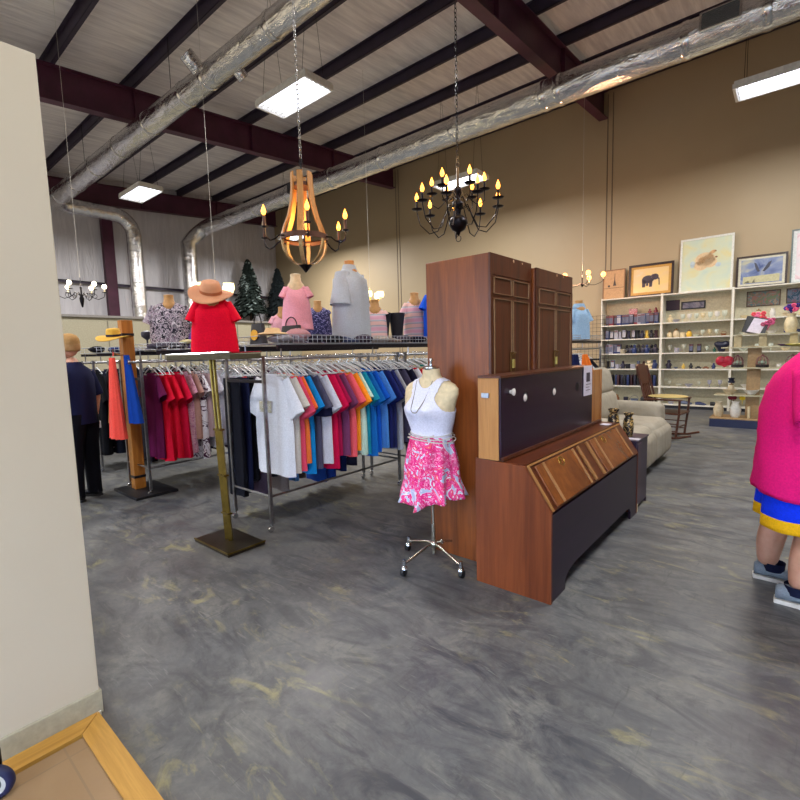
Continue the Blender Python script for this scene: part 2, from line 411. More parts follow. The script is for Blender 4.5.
def hanger_mesh():
    if 'h' in CB: return CB['h']
    m=MB()
    hook=[(.0,0,-.09),(0,0,-.055),(.02,0,-.04)]+[(.022*cos(a),0,-.0+.022*sin(a)-.004) for a in [ -.9+ (PI+1.2)*i/7 for i in range(8)]]
    m.tube(hook,.0025,5)
    m.cur=1
    m.tube([(-.2,0,-.165),(-.12,0,-.125),(-.03,0,-.09),(0,0,-.082),(.03,0,-.09),(.12,0,-.125),(.2,0,-.165)],[.005,.007,.008,.009,.008,.007,.005],6)
    m.tube([(-.2,0,-.165),(.2,0,-.165)],.003,5)
    CB['h']=m.mesh('clothes_hanger',[M('chrome','#d0d2d6',.15,1),M('clear_plastic','#c9cdcf',.25)],60); return CB['h']
def hanger(x,y,z,group,label,rz=0):
    o=obj('clothes_hanger',hanger_mesh(),None,(x,y,z),rz); return tag(o,label,'hanger',group)
CHROME=M('chrome','#d0d2d6',.15,1); STEEL=M('rack_steel','#9a9ca2',.3,1,var=.1); RUB=M('black_rubber','#151518',.6)
def rack(label,x0,x1,y0,y1,ztop=1.52,low=.32,group=None,cz=1.33):
    cx,cy=(x0+x1)/2,(y0+y1)/2
    t=thing('garment_rack',label,'clothes rack',(cx,cy,0),0,group); a=(x1-x0)/2; b=(y1-y0)/2
    for x in (-a,a):
        MB().tube([(x,-b-.12,ztop),(x,b,ztop)],.0135,10).lathe([(.0,-.003),(.03,0),(.03,.012),(0,.016)],(x,-b-.13,ztop),12,'y').build('hanging_rail',STEEL,t,50)
        MB().tube([(x,-b,low),(x,b,low)],.011,8).build('low_rail',STEEL,t,50)
        for y in (-b,b):
            MB().box(x-.013,x+.013,y-.013,y+.013,.07,ztop+.03).build('upright',STEEL,t)
            c=MB().tube([(x,y,.09),(x,y,.05)],.009,8).lathe([(.026,-.011),(.028,0),(.026,.011)],(x,y-.01,.028),12,'x').build('caster',[CHROME],t,50)
    for y in (-b,b):
        MB().box(-a,a,y-.011,y+.011,cz-.013,cz+.013).build('end_bar',M('black_steel','#26242c',.4,.6),t)
        MB().tube([(-a,y,low),(a,y,low)],.011,8).build('end_low_bar',STEEL,t,50)
    return t
def wire_shelf(label,x0,x1,y0,y1,z=1.655,h=.075,zb=1.535):
    t=thing('wire_shelf',label,'shelf',((x0+x1)/2,(y0+y1)/2,z)); a=(x1-x0)/2; b=(y1-y0)/2
    m=MB(); n=int(2*b/.055)
    for i in range(n+1):
        y=-b+2*b*i/n
        m.tube([(-a,y,h),(-a,y,0),(a,y,0),(a,y,h)],.0032,4)
    m.build('wire_basket',M('grey_wire','#b4b6bc',.35,.7),t)
    m=MB()
    for x in (-a,a):
        for zz in (0,h*.5,h): m.tube([(x,-b,zz),(x,b,zz)],.003,4)
    for y in (-b,b):
        for zz in (0,h): m.tube([(-a,y,zz),(a,y,zz)],.003,4)
    for i in range(4): m.tube([(-a+2*a*(i+.5)/4,-b,0),(-a+2*a*(i+.5)/4,b,0)],.0025,4)
    m.build('rim_wire',M('grey_wire','#b4b6bc',.35,.7),t)
    for x in (-a+.02,a-.02): MB().box(x-.01,x+.01,-b,b,-.045,-.012).build('support_bar',M('black_steel','#26242c',.4,.6),t)
    for y in (-b+.05,0,b-.05):
        for x in (-a+.03,a-.03): MB().tube([(x,y,0),(x,y,zb-z)],.008,6).build('bracket',STEEL,t)
    return t
# ---- front rack ------------------------------------------------------------
RA=rack('chrome two rail clothes rack nearest the brass stand, with coloured t-shirts',-4.06,-3.47,2.3,4.05)
RA2=rack('chrome two rail clothes rack end on behind the dress form',-4.06,-3.47,4.2,6.1)
RB=rack('clothes rack carrying red and white women tops beside the wooden post',-6.15,-5.55,2.12,4.0)
RB2=rack('clothes rack standing further back behind the red and white tops',-6.15,-5.55,4.15,6.0)
RC=rack('clothes rack full of near black clothing behind the person in navy',-8.0,-7.35,2.2,4.1)
RD=rack('clothes rack with hangers between the armoires and the shelves',-3.1,-2.55,6.6,8.3)
wire_shelf('wire basket shelf above the coloured t-shirts',-4.08,-3.45,2.45,6.1)
wire_shelf('wire basket shelf above the red and white tops',-6.17,-5.53,2.3,6.0)
wire_shelf('wire basket shelf above the near black clothing',-8.02,-7.33,2.25,4.1)
wire_shelf('wire basket shelf under the light blue shirt form',-3.12,-2.53,6.6,8.3)
RZ=1.52+.0135
def hang(kind,x,y,color,label,cat='shirt',group=None,pat=None,rz=0,z=RZ,**k):
    mb=pants_mb(**k) if kind=='pants' else shirt_mb(**k)
    mat=pat or cloth(color)
    o=mb.build(kind if kind!='pants' else 'trousers',mat,None,70,(x,y,z-(.145 if kind!='pants' else .165)),rz)
    return tag(o,label,cat,group)
FR=[ # y, colour, sleeve len, label
(2.45,'#dcdce2',.27,'white t-shirt with a faded beige chest print at the near end of the front rail'),
(2.52,'#c9c3bb',.22,'off white t-shirt tucked directly behind the printed white one'),
(2.575,'#e8506e',.28,'coral pink t-shirt between off white and orange ones'),
(2.62,'#ee7a3c',.25,'orange short sleeve top beside the bright blue t-shirt'),
(2.69,'#1585cf',.25,'bright blue t-shirt in front of the dark grey top'),
(2.78,'#4f4c62',.26,'dark grey top next to the bright blue t-shirt, near end of row'),
(2.86,'#d8d8e4',.27,'white t-shirt between dark grey and crimson tops'),
(2.95,'#d0144a',.27,'crimson t-shirt behind the second white t-shirt'),
(3.02,'#a8194f',.24,'deep raspberry shirt between the crimson and mauve tops'),
(3.10,'#7c3f68',.26,'mauve shirt following the crimson pair on the front rail'),
(3.19,'#f0606a',.25,'coral t-shirt just before the bright orange one'),
(3.27,'#f59a28',.26,'amber orange t-shirt in the middle of the front rail'),
(3.33,'#bfe0d0',.22,'pale mint shirt behind the amber orange t-shirt'),
(3.40,'#1a8aa6',.25,'teal shirt beginning the run of blue shirts'),
(3.48,'#1769b8',.27,'medium blue shirt second in the run of blues'),
(3.56,'#1257c0',.25,'royal blue shirt before the sky blue one'),
(3.63,'#4d8bd8',.26,'sky blue shirt between royal blue and navy'),
(3.73,'#1c2561',.27,'navy shirt in front of the light grey shirt'),
(3.81,'#232a5e',.24,'second navy shirt against the light grey shirt'),
(3.91,'#a7adba',.27,'light grey shirt between navy and charcoal ones'),
(4.01,'#45425a',.27,'charcoal shirt next to the dress form'),
(4.14,'#1f2036',.26,'near black shirt behind the charcoal one'),
(4.26,'#dfe0e6',.25,'white shirt peeking over the near black one'),
(4.36,'#d42334',.24,'red shirt peeking out beside the dress form neck'),
(4.46,'#dcd48a',.22,'pale yellow shirt beyond the red one'),
(4.58,'#1e8c84',.24,'sea green shirt at the far visible end of the row'),
]
for i,(y,c,sl,lab) in enumerate(FR):
    x=-3.56+rnd.uniform(-.02,.02)
    w=.56+rnd.uniform(-.05,.05)+(.04 if i==0 else 0); L=(.90 if i==0 else rnd.uniform(.80,.95))
    o=hang('t_shirt',x,y,c,lab,'t-shirt','shirts on the front rail',w=w,L=L,sl=sl,sw=.1,depth=.012,neck=.085,sh=.235,drop=.085,rip=.014,seed=i+3,ang=1.08)
    if i==0:
        MB().box(-.13,.05,-.062,-.058,-.34,-.24).build('chest_print',blotch('faded_print',['#c9c7c2','#a8a07c','#b7b09a'],60),o)
    if i==5:
        for s in (-1,1): MB().box(s*.30-.07,s*.30+.07,-.05,.05,-.40,-.32,.01).build('sleeve_band',cloth('#191c3c'),o)
    hanger(x,y,RZ,'hangers carrying the front rail shirts','clear plastic hanger in the close row over the coloured shirts')
for y in [2.43+.047*k for k in range(74)]:
    hanger(-3.5+rnd.uniform(-.03,.03),y+.01,RZ,'hangers carrying the front rail shirts','clear plastic hanger in the close row over the coloured shirts',rnd.uniform(-.3,.3))
BK=[(2.34,'#15161f',.30,1.12,'black long coat hanging at the near end of the back rail'),(2.42,'#1b2142',.34,1.10,'dark navy trousers beside the black long coat'),(2.50,'#12131c',.28,1.0,'black trousers with a small coral tag'),
(2.58,'#56495f',.3,1.15,'dusty purple trousers behind the black pair'),(2.68,'#1a1b28',.36,1.0,'near black trousers in the middle of the back rail'),(2.80,'#8d8280',.34,1.18,'taupe trousers hanging low behind the white t-shirt'),(2.92,'#4d84c6',.3,1.1,'light blue jeans hanging behind the white t-shirt'),
(3.04,'#4a3f3c',.32,1.1,'brown trousers between the light blue jeans and the khaki pair'),(3.16,'#8c8674',.3,1.0,'khaki trousers beyond the brown pair'),(3.3,'#20438f',.36,1.2,'denim blue trousers hanging low under the shirts'),(3.45,'#1d3a86',.36,1.2,'second denim blue trousers hanging low under the shirts'),(3.62,'#1d2a5c',.36,1.15,'ink blue trousers beyond the denim pair'),(3.8,'#2b2d44',.34,1.12,'slate trousers near the far rack upright')]
for i,(y,c,w,L,lab) in enumerate(BK):
    o=hang('pants',-4.06+rnd.uniform(-.02,.02),y,c,lab,'trousers','trousers and coats on the back rail',w=w,L=L,seed=i,depth=.03)
    if i==2: MB().box(.02,.09,-.045,-.04,-.09,-.0).build('coral_tag',cloth('#f0505a'),o)
    hanger(-4.06,y,RZ,'hangers on the dark trouser rail','clear plastic hanger over the dark trousers')
for i in range(42): hanger(-4.06,2.38+i*.085,RZ,'hangers on the dark trouser rail','clear plastic hanger over the dark trousers',rnd.uniform(-.3,.3))
for i,(y,c) in enumerate([(4.35,'#20243c'),(4.6,'#3c2d3f'),(4.9,'#1c1d2c'),(5.2,'#2a3050'),(5.5,'#20202c')]):
    hang('pants',-4.06,y,c,'dark folded trousers on the rack behind the t-shirt rack','trousers','trousers on the second rack',w=.34,L=.9,seed=i+40)
pf=blotch('pink_floral_cloth',['#e9e4ea','#e86fa0','#f2f0f2','#d83a80'],26)
# rack B women tops
WF1=blotch('white_plum_print',['#dfdbe4','#e6e2ea','#4a1f46','#ddd8e2'],7); WF2=blotch('white_blue_print',['#d8d8e2','#e4e4ec','#b9bdd8','#e8e6ee'],16); PP=blotch('pink_speckle',['#c99ab4','#dcb6c4','#b6749a'],30)
WB=[(2.28,'#5e1440',None,.86,'deep maroon dress, first on its rail beside the wooden post','dress'),(2.36,'#d3102f',None,.9,'bright red dress nearest the maroon one','dress'),(2.45,'#e01535',None,.88,'second bright red dress in the red trio','dress'),(2.55,'#c91038',None,.9,'cherry red dress, last of the red trio','dress'),
(2.64,'#c88aa8',PP,.86,'pink speckled blouse beside the red dresses','blouse'),(2.71,'#b98f84',None,.7,'beige brown top behind the pink speckled blouse','blouse'),(2.79,None,WF1,.95,'white blouse with plum coloured patches','blouse'),(2.88,'#cbb0b6',None,.7,'dusty rose top between two printed white blouses','blouse'),(2.98,None,WF2,.85,'white blouse with faint blue print','blouse'),(3.08,'#d9d9e4',None,.8,'plain pale white top beside the brass stand','blouse'),(3.15,None,WF2,.85,'faintly printed white blouse behind the brass stand','blouse'),(3.24,'#dcdce8',None,.82,'bluish white blouse, last but one visible left of the brass stand','blouse'),(3.33,None,WF1,.8,'second plum patched white blouse beyond the bluish white one','blouse')]
for i,(y,c,p,L,lab,cat) in enumerate(WB):
    x=-5.69+rnd.uniform(-.02,.02); red=i in(1,2,3)
    hang('blouse' if cat=='blouse' else 'dress',x,y,c,lab,cat,'women tops on the second rail',pat=p,w=.40,L=L+.12,sl=.2 if not red else .26,sw=.09,depth=.018,neck=.07,sh=.18,drop=.09,rip=.018,seed=i+60,ang=1.05,flare=.04 if red else 0)
    hanger(x,y,RZ,'hangers over the women tops','wooden toned plastic hanger over the red and white tops')
for i in range(30): hanger(-5.6,2.3+i*.12,RZ,'hangers over the women tops','wooden toned plastic hanger over the red and white tops',rnd.uniform(-.3,.3))
for i in range(10):
    hang('pants',-6.1,2.35+i*.17,['#1b1b2a','#262238','#3a1c3a','#141420'][i%4],'dark garment on the far side of the red and white tops','garment','dark clothes behind the women tops',w=.4,L=1.05,seed=i+80)
for i in range(8): hang('pants',-5.7,3.35+i*.24,['#1b1b2a','#2c2440','#4a2a4a','#141420'][i%4],'dark garment on the rail beyond the white blouses','garment','dark clothes beyond the white blouses',w=.4,L=.9,seed=i+90)
for i in range(10):
    x=-7.42; y=2.26+i*.17; c=['#08090f','#0c0e1a','#0e0e16','#080a16'][i%4]
    hang('coat',x,y,c,'near black long garment on the left rack','coat','near black clothes on the left rack',w=.42,L=1.15,sl=.3,sw=.08,depth=.03,sh=.19,drop=.1,seed=i+100,ang=1.2)
    hanger(x,y,RZ,'hangers on the left rack','clear hanger above the near black clothes')
for i in range(6): hang('coat',-7.95,2.3+i*.2,['#151726','#1d1f30','#10121c'][i%3],'dark coat on the far rail of the left rack','coat','dark coats on the far rail',w=.42,L=1.1,sl=.3,sw=.08,depth=.03,sh=.19,drop=.1,seed=i+120,ang=1.2)
RE=rack('clothes rack of dark garments far back by the fitting rooms',-10.2,-9.5,2.5,4.6)
for i in range(12):
    hang('coat',-9.55,2.56+i*.17,['#151726','#1d1f30','#10121c','#2a2436'][i%4],'dark garment on the far back rack','coat','dark garments on the far back rack',w=.42,L=1.1,sl=.3,sw=.08,depth=.03,sh=.19,drop=.1,seed=i+160,ang=1.2)
# far rack D
for i,(y,c) in enumerate([(6.62,'#d8d8dc'),(6.75,'#22252f'),(6.88,'#7f8aa0'),(7.0,'#e0e0e4'),(7.15,'#2b3a66'),(7.3,'#b8bac4'),(7.5,'#16171f')]):
    hang('t_shirt',-2.62,y,c,['white shirt nearest the armoires on the small rack','black shirt second on the small rack behind the armoires','slate blue shirt third on the small rack','bright white shirt fourth on the small rack','dark blue shirt fifth on the small rack','silver grey shirt sixth on the small rack','black shirt at the far end of the small rack'][i],'shirt','shirts on the small rack',w=.44,L=.75,sl=.22,depth=.02,sh=.19,seed=i+140)
    hanger(-2.62,y,RZ,'hangers on the small rack','white hanger on the small rack behind the armoires')
def cloth_drape(label,loc,color,w,L,w2=None,cat='scarf',seed=0,name='scarf',d=.05,folds=6,lean=0):
    m=MB(); w2=w2 or w; rs=[]
    for i in range(11):
        t=i/10; ww=(w+(w2-w)*t**.8)/2; rs.append(ring(-L*t,ww,d*(.5+.6*t),n=36,cx=lean*t,rip=.014*(.3+t),k=folds,ph=seed+t*.7))
    m.rings(rs,True,False); o=m.build(name,cloth(color),None,70,loc); return tag(o,label,cat)
cloth_drape('orange cloth draped over the small rack end',(-2.2,6.5,1.45),'#d8702a',.06,.22,.15,'garment',name='draped_garment',lean=.04)
cloth_drape('navy cloth draped beside the orange one on the small rack',(-2.34,6.5,1.45),'#171f45',.1,.28,.16,'garment',seed=2,name='draped_garment')
# ================================================================= TORSO FORMS
SKIN=M('cream_form_jersey','#d9c6a0',.7); WOODN=M('form_neck_wood','#c08240',.5,var=.1); TANF=M('tan_form','#b98a52',.6)
def torso(label,loc,mat,H=.6,w=.44,rz=0,sl=.2,neck=WOODN,flare=0,depth=.1,collar=False,stand=0,sw=.075,bust=.02,ang=1.2):
    t=thing('torso_form',label,'mannequin',loc,rz); sh=w*.47
    o=shirt_mb(w=w,L=H,sl=sl*.75,sw=sw*.72,depth=depth,neck=.062,sh=sh*.95,drop=.085,rip=.010,seed=int(H*100),flare=flare*.5,ang=ang,bust=bust)
    o.T=None
    me=o.build('blouse' if not collar else 'polo_shirt',mat,t,80); me.location=(0,0,H)
    MB().lathe([(.035,H-.16),(.10,H-.1),(.085,H-.03),(.06,H+.0),(.052,H+.05),(.056,H+.075),(.045,H+.08)],n=18).build('neck',neck,t,60)
    m=MB(); m.lathe([(.10,H-.5 if H>.55 else .05),(.11,H-.3),(.10,H-.12)],n=16); m.build('bust',SKIN,t,60)
    m=MB().tube([(0,0,H*.3),(0,0,-stand)],.011,8).lathe([(.10,-stand),(.10,-stand+.012),(.02,-stand+.02)],n=16); m.build('stand',CHROME,t,50)
    if collar:
        m=MB(); m.rings([ring(H-.01,.088,.062,20),ring(H+.028,.075,.055,20),ring(H+.03,.082,.062,20),ring(H-.035,.11,.08,20)],False,False)
        m.build('collar',mat,t,70)
    return t
FLOR=blotch('dark_floral_blouse',['#1d1a2c','#c4bac8','#5e3a58','#e0d8e0','#1d1a2c'],20)
PURP=blotch('purple_floral',['#6a3fa8','#9a7ed0','#4a2b86','#b59be0'],30)
NAVD=blotch('navy_dot',['#191a4a','#1b1d50','#1a1b4c','#8d86b8'],36)
STR=NT('soft_striped_knit'); v=STR.coords(); w_=STR.n('ShaderNodeTexWave',wave_type='BANDS',bands_direction='Z'); STR.l(v,w_.inputs['Vector']); w_.inputs['Scale'].default_value=2.2; w_.inputs['Distortion'].default_value=1.2
STR.base(STR.ramp(w_.outputs['Fac'],[(.1,'#d8a2b4'),(.4,'#cfc0c8'),(.6,'#8fa3b4'),(.85,'#e3b8b0')])); STR.b.inputs['Roughness'].default_value=.85
SZ=1.657
torso('torso form in dark floral blouse above the red dresses',(-5.86,2.62,SZ+.02),FLOR,.56,.46,1.05,sl=.22,neck=TANF,sw=.1)
torso('small torso form in purple ruffled top left of the red blouse',(-5.72,2.9,SZ+.01),PURP,.3,.3,1.0,sl=.08,neck=TANF,sw=.07)
torso('torso form in bright red blouse on top of the brass stand',(-3.74,2.03,1.592),cloth('#e3082f'),.47,.33,1.0,sl=.16,neck=TANF,flare=.05)
torso('tall torso form in pale pink top under the wooden chandelier',(-4.08,3.16,SZ+.16),cloth('#e7a3b6'),.50,.27,.85,sl=.1,neck=M('form_neck_cream','#dcc6a0',.6),flare=.06,stand=.155)
torso('small torso form in pink lace top behind the pale pink one',(-5.66,4.12,SZ+.08),cloth('#dca2ae'),.42,.34,.95,sl=.08,neck=TANF,stand=.08)
torso('torso form in navy dotted camisole behind the pale pink one',(-5.45,4.60,SZ+.02),NAVD,.58,.38,.9,sl=.02,neck=TANF,flare=.04)
torso('large torso form in light grey polo shirt on the wire shelf',(-3.86,3.74,SZ-.02),cloth('#b4bcc6'),.86,.42,1.75,ang=1.42,sl=.4,neck=WOODN,collar=True,depth=.14,sw=.1)
torso('torso form in lavender striped knit behind the grey polo',(-4.0,4.28,SZ+.02),STR.m,.44,.3,.8,sl=.02,neck=TANF)
torso('torso form in pastel striped top next to the armoire',(-3.86,4.9,SZ+.02),STR.m,.56,.30,.8,sl=.14,neck=TANF)
torso('torso form in royal blue t-shirt half hidden by the armoire',(-3.52,4.92,SZ+.05),cloth('#1a56d8'),.60,.34,.8,sl=.18,neck=TANF)
torso('torso form in light blue button shirt on the small rack',(-2.62,7.45,SZ+.01),blotch('blue_chambray',['#8fb0d0','#9dbbd6','#86a8ca'],60),.52,.30,.9,sl=.2,neck=TANF,collar=True,depth=.11)
# ---- hats, bags, shoes on the shelves
def hat(label,loc,color,r=.19,crown=.1,rot=None,band=None,name='sun_hat',wave=.02):
    t=thing(name,label,'hat',loc,0,None,rot)
    m=MB(); rs=[]
    for (rr,zz) in [(r,-.002),(r*.8,.004),(crown*1.02,.006),(crown,.02),(crown*.93,.07),(crown*.8,.095),(crown*.4,.10),(.01,.098)]:
        rs.append([(rr*cos(a),rr*sin(a),zz+(wave*sin(2*a+.5)*(rr/r)**2 if rr>crown*1.1 else 0)) for a in [2*PI*i/28 for i in range(28)]])
    under=[[(x,y,z-.006) for x,y,z in rr] for rr in rs]
    m.rings(rs,False,True); m.rings(under[:3]+[rs[0]],False,False); m.build('crown_and_brim',M('woven_straw',color,.8,bump=.4,scale=200),t,70)
    MB().lathe([(crown*1.025,.012),(crown*1.0,.035)],n=28,cap=False).build('hat_band',cloth(band or '#3a2018'),t,70)
    return t
hat('tan straw sun hat on the neck of the red blouse form',(-3.72,2.01,2.075),'#dc9c74',.175,.085,(.22,.46,0),'#b06a48')
hat('yellow brimmed hat hooked on the wooden post',(-5.78,1.955,1.80),'#d8a83c',.175,.075,(.1,.1,0),'#2a2638')
def folded(label,loc,color,sx=.24,sy=.2,h=.06,rz=0,group=None):
    m=MB(); m.ell((0,0,h/2),(sx/2*1.1,sy/2*1.1,h/2),14,7,lambda d:1+.12*sin(5*math.atan2(d.y,d.x)+d.z*3))
    o=m.build('folded_garment',cloth(color),None,70,loc,rz); return tag(o,label,'folded clothes',group)
def shoe_mb(m,L=.25,w=.085,h=.07,y=0):
    rs=[]
    for i in range(9):
        t=i/8; hh=h*(1.0 if t<.35 else 1-.62*(t-.35)/.65); ww=w/2*(.75+.35*sin(t*PI)) if 0<t<1 else w/4
        x=-L/2+L*t; rs.append([(x,y+ww*cos(a),max(.0,hh/2+hh/2*sin(a))) for a in [2*PI*k/10 for k in range(10)]])
    m.rings(rs); return m
def shoes(label,loc,color,rz=0,group=None,name='shoe'):
    o=shoe_mb(MB()).build(name,M('shoe_leather',color,.45),None,60,loc,rz); return tag(o,label,'shoe',group)
def bag(label,loc,color,w=.26,h=.18,d=.09,rz=0,pat=None):
    t=thing('handbag',label,'handbag',loc,rz)
    m=MB(); rs=[ring(z*h,w/2*(1-.25*z),d/2*(1-.5*z),16,p=.6) for z in (0,.05,.5,.9,1.0)]; m.rings(rs); m.build('bag_body',pat or M('bag_leather',color,.5),t,60)
    MB().tube([(w*.25*cos(a),0,h*.95+h*.5*sin(a)) for a in [PI*i/8 for i in range(9)]],.006,6).build('bag_handle',M('bag_leather',color,.5),t,60)
    return t
SB=SZ+.004
dk=['#16182c','#2b2736','#3b2f3c','#4f4a55','#6b6070','#23305a','#7c6a5c','#8e8a90','#1a1a22','#a99f94']
names={'#16182c':'black blue','#2b2736':'charcoal','#3b2f3c':'dark plum','#4f4a55':'graphite','#6b6070':'mauve grey','#23305a':'navy','#7c6a5c':'brown','#8e8a90':'mid grey','#1a1a22':'black','#a99f94':'stone'}
y=2.36; i=0
for base,(xx,y0,y1,where) in {'b':(-5.62,2.36,3.5,'above the red and white tops'),'c':(-7.45,2.3,3.9,'above the near black clothes'),'a':(-3.56,2.55,5.9,'in the basket above the coloured t-shirts')}.items():
    y=y0; k=0
    while y<y1:
        c=dk[(i*7+3)%10]; nm=names[c]; typ=i%3
        if typ==0: folded(f'{nm} folded garment {where}',(xx+rnd.uniform(-.04,.02),y,SB),c,.22,.2,.075,rnd.uniform(-.3,.3),f'clutter of clothes {where}')
        elif typ==1: shoes(f'{nm} shoe lying {where}',(xx+rnd.uniform(-.05,0),y,SB),c,rnd.uniform(1.0,2.2),f'shoes {where}')
        else: folded(f'{nm} rolled garment {where}',(xx-.02,y,SB),c,.2,.17,.085,rnd.uniform(-.3,.3),f'rolled clothes {where}')
        y+=rnd.uniform(.2,.26); i+=1; k+=1
folded('cream folded scarf below the dark floral blouse',(-5.6,2.62+.06,SB+.06),'#c9b98e',.22,.12,.05)
bag('plum coloured handbag between the floral blouse and the red blouse',(-5.58,3.04,SB),'#5c3a58',.2,.18,.08,.3)
t=thing('woven_hat','tan knotted sun hat lying flat on the shelf right of the red blouse','hat',(-3.62,2.52,SB+.08)); 
MB().lathe([(.14,0),(.12,.012),(.075,.02),(.06,.055),(.01,.06)],n=24).build('crown_and_brim',M('woven_straw','#c9a878',.8),t,70)
t=bag('yellow and black bag on the shelf beside the red blouse form',(-4.0,2.62,SB),'#1c1a20',.22,.2,.09,.1)
MB().lathe([(.001,-.006),(.05,-.004),(.05,.004),(.001,.006)],(0,-.05,.09),16,'y').build('yellow_badge',M('yellow_patch','#e0a92c',.6),t,60)
bag('black handbag with floral front in the middle of the wire shelf',(-3.98,3.0,SB),'#141318',.34,.19,.1,.1)
folded('pink and cream checked garment on the wire shelf',(-3.7,2.86,SB+.02),'#b98a90',.26,.2,.12)
for i,(xx,yy) in enumerate(((-3.98,4.40),(-3.90,4.58))):
    t=thing('tall_boot',['black tall boot, left one of the standing pair','black tall boot, right one nearer the striped top'][i],'boot',(xx,yy,SB),.4)
    MB().rings([ring(z,a*1.35,b*1.2,16,cx=0) for z,a,b in ((.03,.05,.05),(.1,.052,.055),(.22,.062,.065),(.38,.078,.08),(.382,.07,.07),(.25,.05,.05))],True,True).build('boot_shaft',M('black_suede','#14131f',.7),t,60)
    m=shoe_mb(MB(),.26,.09,.08); m.build('boot_foot',M('black_suede','#14131f',.7),t,60)
tag(MB().lathe([(.035,0),(.03,.02),(.01,.03),(.01,.12),(.06,.16),(.065,.19),(.06,.22),(.0,.24)],n=16).build('hat_stand',M('dark_grey_plastic','#3a3848',.5),None,60,(-6.1,2.43,SB)),'dark round headed hat stand left of the floral blouse','stand')
# ================================================================= BRASS STAND
BR=M('aged_brass','#7f6c36',.38,1,var=.15,scale=8); BRD=M('bronze_plate','#3c3428',.35,.7,var=.1)
t=thing('brass_display_stand','tall brass double post stand with square plate base and tray top','display stand',(-3.56,1.94,0))
MB().box(-.27,.27,-.165,.165,0,.03,.006).build('base_plate',BRD,t); MB().box(-.272,.272,-.168,-.160,.022,.034).box(.264,.272,-.168,.168,.022,.034).build('base_trim',BR,t)
def lean(x,z): return x-.085*z/1.55
for x in (-.028,.028):
    m=MB(); m.tube([(lean(x,.03),0,.03),(lean(x,.95),0,.95)],.021,4); m.tube([(lean(x,.95),0,.95),(lean(x,1.53),0,1.53)],.013,8); m.build('post',BR,t,40)
for z in (.95,.57,.25): MB().box(lean(-.052,z),lean(.052,z),-.0225,.0225,z,z+.014).build('clamp',BR,t)
MB().box(-.62,.42,-.13,.13,1.53,1.572,.004).build('tray_top',M('olive_bronze','#4a4430',.75,.2),t)
for y in (-.13,.13): MB().tube([(-.62,y,1.582),(.42,y,1.582)],.007,6).build('tray_rail',CHROME,t,50)
# ================================================================= WOODEN POST + SCARVES
POST=wood('post_pine','#94581e','#bd7a30','z',.5,2)
t=thing('display_post','square orange wood post on a black plate behind the scarves','post',(-5.92,2.13,0))
MB().box(-.06,.06,-.06,.06,.03,2.0,.006).build('post_shaft',POST,t)
MB().box(-.22,.45,-.2,.26,0,.03,.005).build('base_plate',M('black_plate','#15161e',.5),t)
for z in (.16,1.82): MB().box(-.064,.064,-.064,.064,z,z+.03).build('iron_band',M('black_steel','#26242c',.4,.6),t)
MB().tube([(.05,-.06,1.6),(.16,-.2,1.62),(.26,-.24,1.6),(.3,-.25,1.66)],.01,6).tube([(.0,-.06,1.8),(.12,-.18,1.82)],.008,6).build('hook_arm',CHROME,t,50)
cloth_drape('coral red scarf hanging from the wooden post',(-5.64,1.87,1.575),'#f0584c',.07,.88,.31,seed=1,folds=9)
cloth_drape('royal blue scarf hanging behind the coral one',(-5.60,2.0,1.60),'#123f9c',.06,.74,.2,seed=3,lean=.13)
cloth_drape('tan scarf hanging left of the coral one',(-5.80,1.93,1.5),'#b08550',.05,.66,.16,seed=5,lean=-.09)
# ================================================================= DRESS FORM (front)
t=thing('dress_form','dress form in white tank top and pink floral skirt on a caster stand','mannequin',(-1.97,2.66,0))
# body of revolution-like torso, faces -Y
BP=[ # z, hw, hd, cy
(.60,.155,.115,0),(.72,.17,.125,0),(.80,.168,.122,0),(.88,.145,.105,0),(.94,.128,.093,0),(.99,.132,.095,0),(1.05,.148,.105,-.006),(1.11,.162,.118,-.014),(1.15,.168,.122,-.017),(1.20,.178,.108,-.006),(1.25,.192,.09,.004),(1.29,.19,.075,.012),(1.32,.165,.066,.015),(1.345,.115,.058,.018),(1.36,.075,.054,.018),(1.38,.058,.053,.016),(1.43,.054,.052,.012)]
def body_at(z):
    for a,b in zip(BP,BP[1:]):
        if a[0]<=z<=b[0]:
            u=(z-a[0])/(b[0]-a[0]); u=u*u*(3-2*u) if False else u
            return [(a[i]+(b[i]-a[i])*u)*(1.16 if i==1 else 1) for i in range(1,4)]
    return list(BP[-1][1:])
def body_pt(z,a,off=0):
    hw,hd,cy=body_at(z); c,s=cos(a),sin(a); x=(hw+off)*math.copysign(abs(c)**.9,c); y=(hd+off)*math.copysign(abs(s)**.9,s)
    if s<0 and 1.02<z<1.24: # bust
        y-=.028*math.exp(-((abs(x)-.07)/.045)**2)*math.exp(-((z-1.135)/.045)**2)
    return (x,y+cy,z)
rs=[[body_pt(.91+.52*j/60,2*PI*i/48) for i in range(48)] for j in range(61)]
MB().rings(rs).build('torso',M('cream_form_jersey','#d9c6a0',.7),t,80)
nz,na=110,144; top=1.385
def in_tank(z,x,y,front):
    if z<.93: return False
    ax=abs(x)
    if z>1.14:
        # armhole: strap edge x limit shrinks upward
        lim=.185-.085*min(1,(z-1.14)/.09)**.7; lim=max(lim,.10)+.02*max(0,(z-1.24)/.08)
        if z>1.34: lim=.2
        if ax>lim: return False
    neckz=1.295+ (ax/.07)**2*.055 if front else 1.35+(ax/.07)**2*.02
    return z<min(neckz,1.362)
vs=[];idx={};fs=[]
def gp(j,i): 
    i%=na
    if (j,i) not in idx:
        idx[(j,i)]=len(vs); vs.append(body_pt(.93+.44*j/nz,2*PI*i/na,.0055))
    return idx[(j,i)]
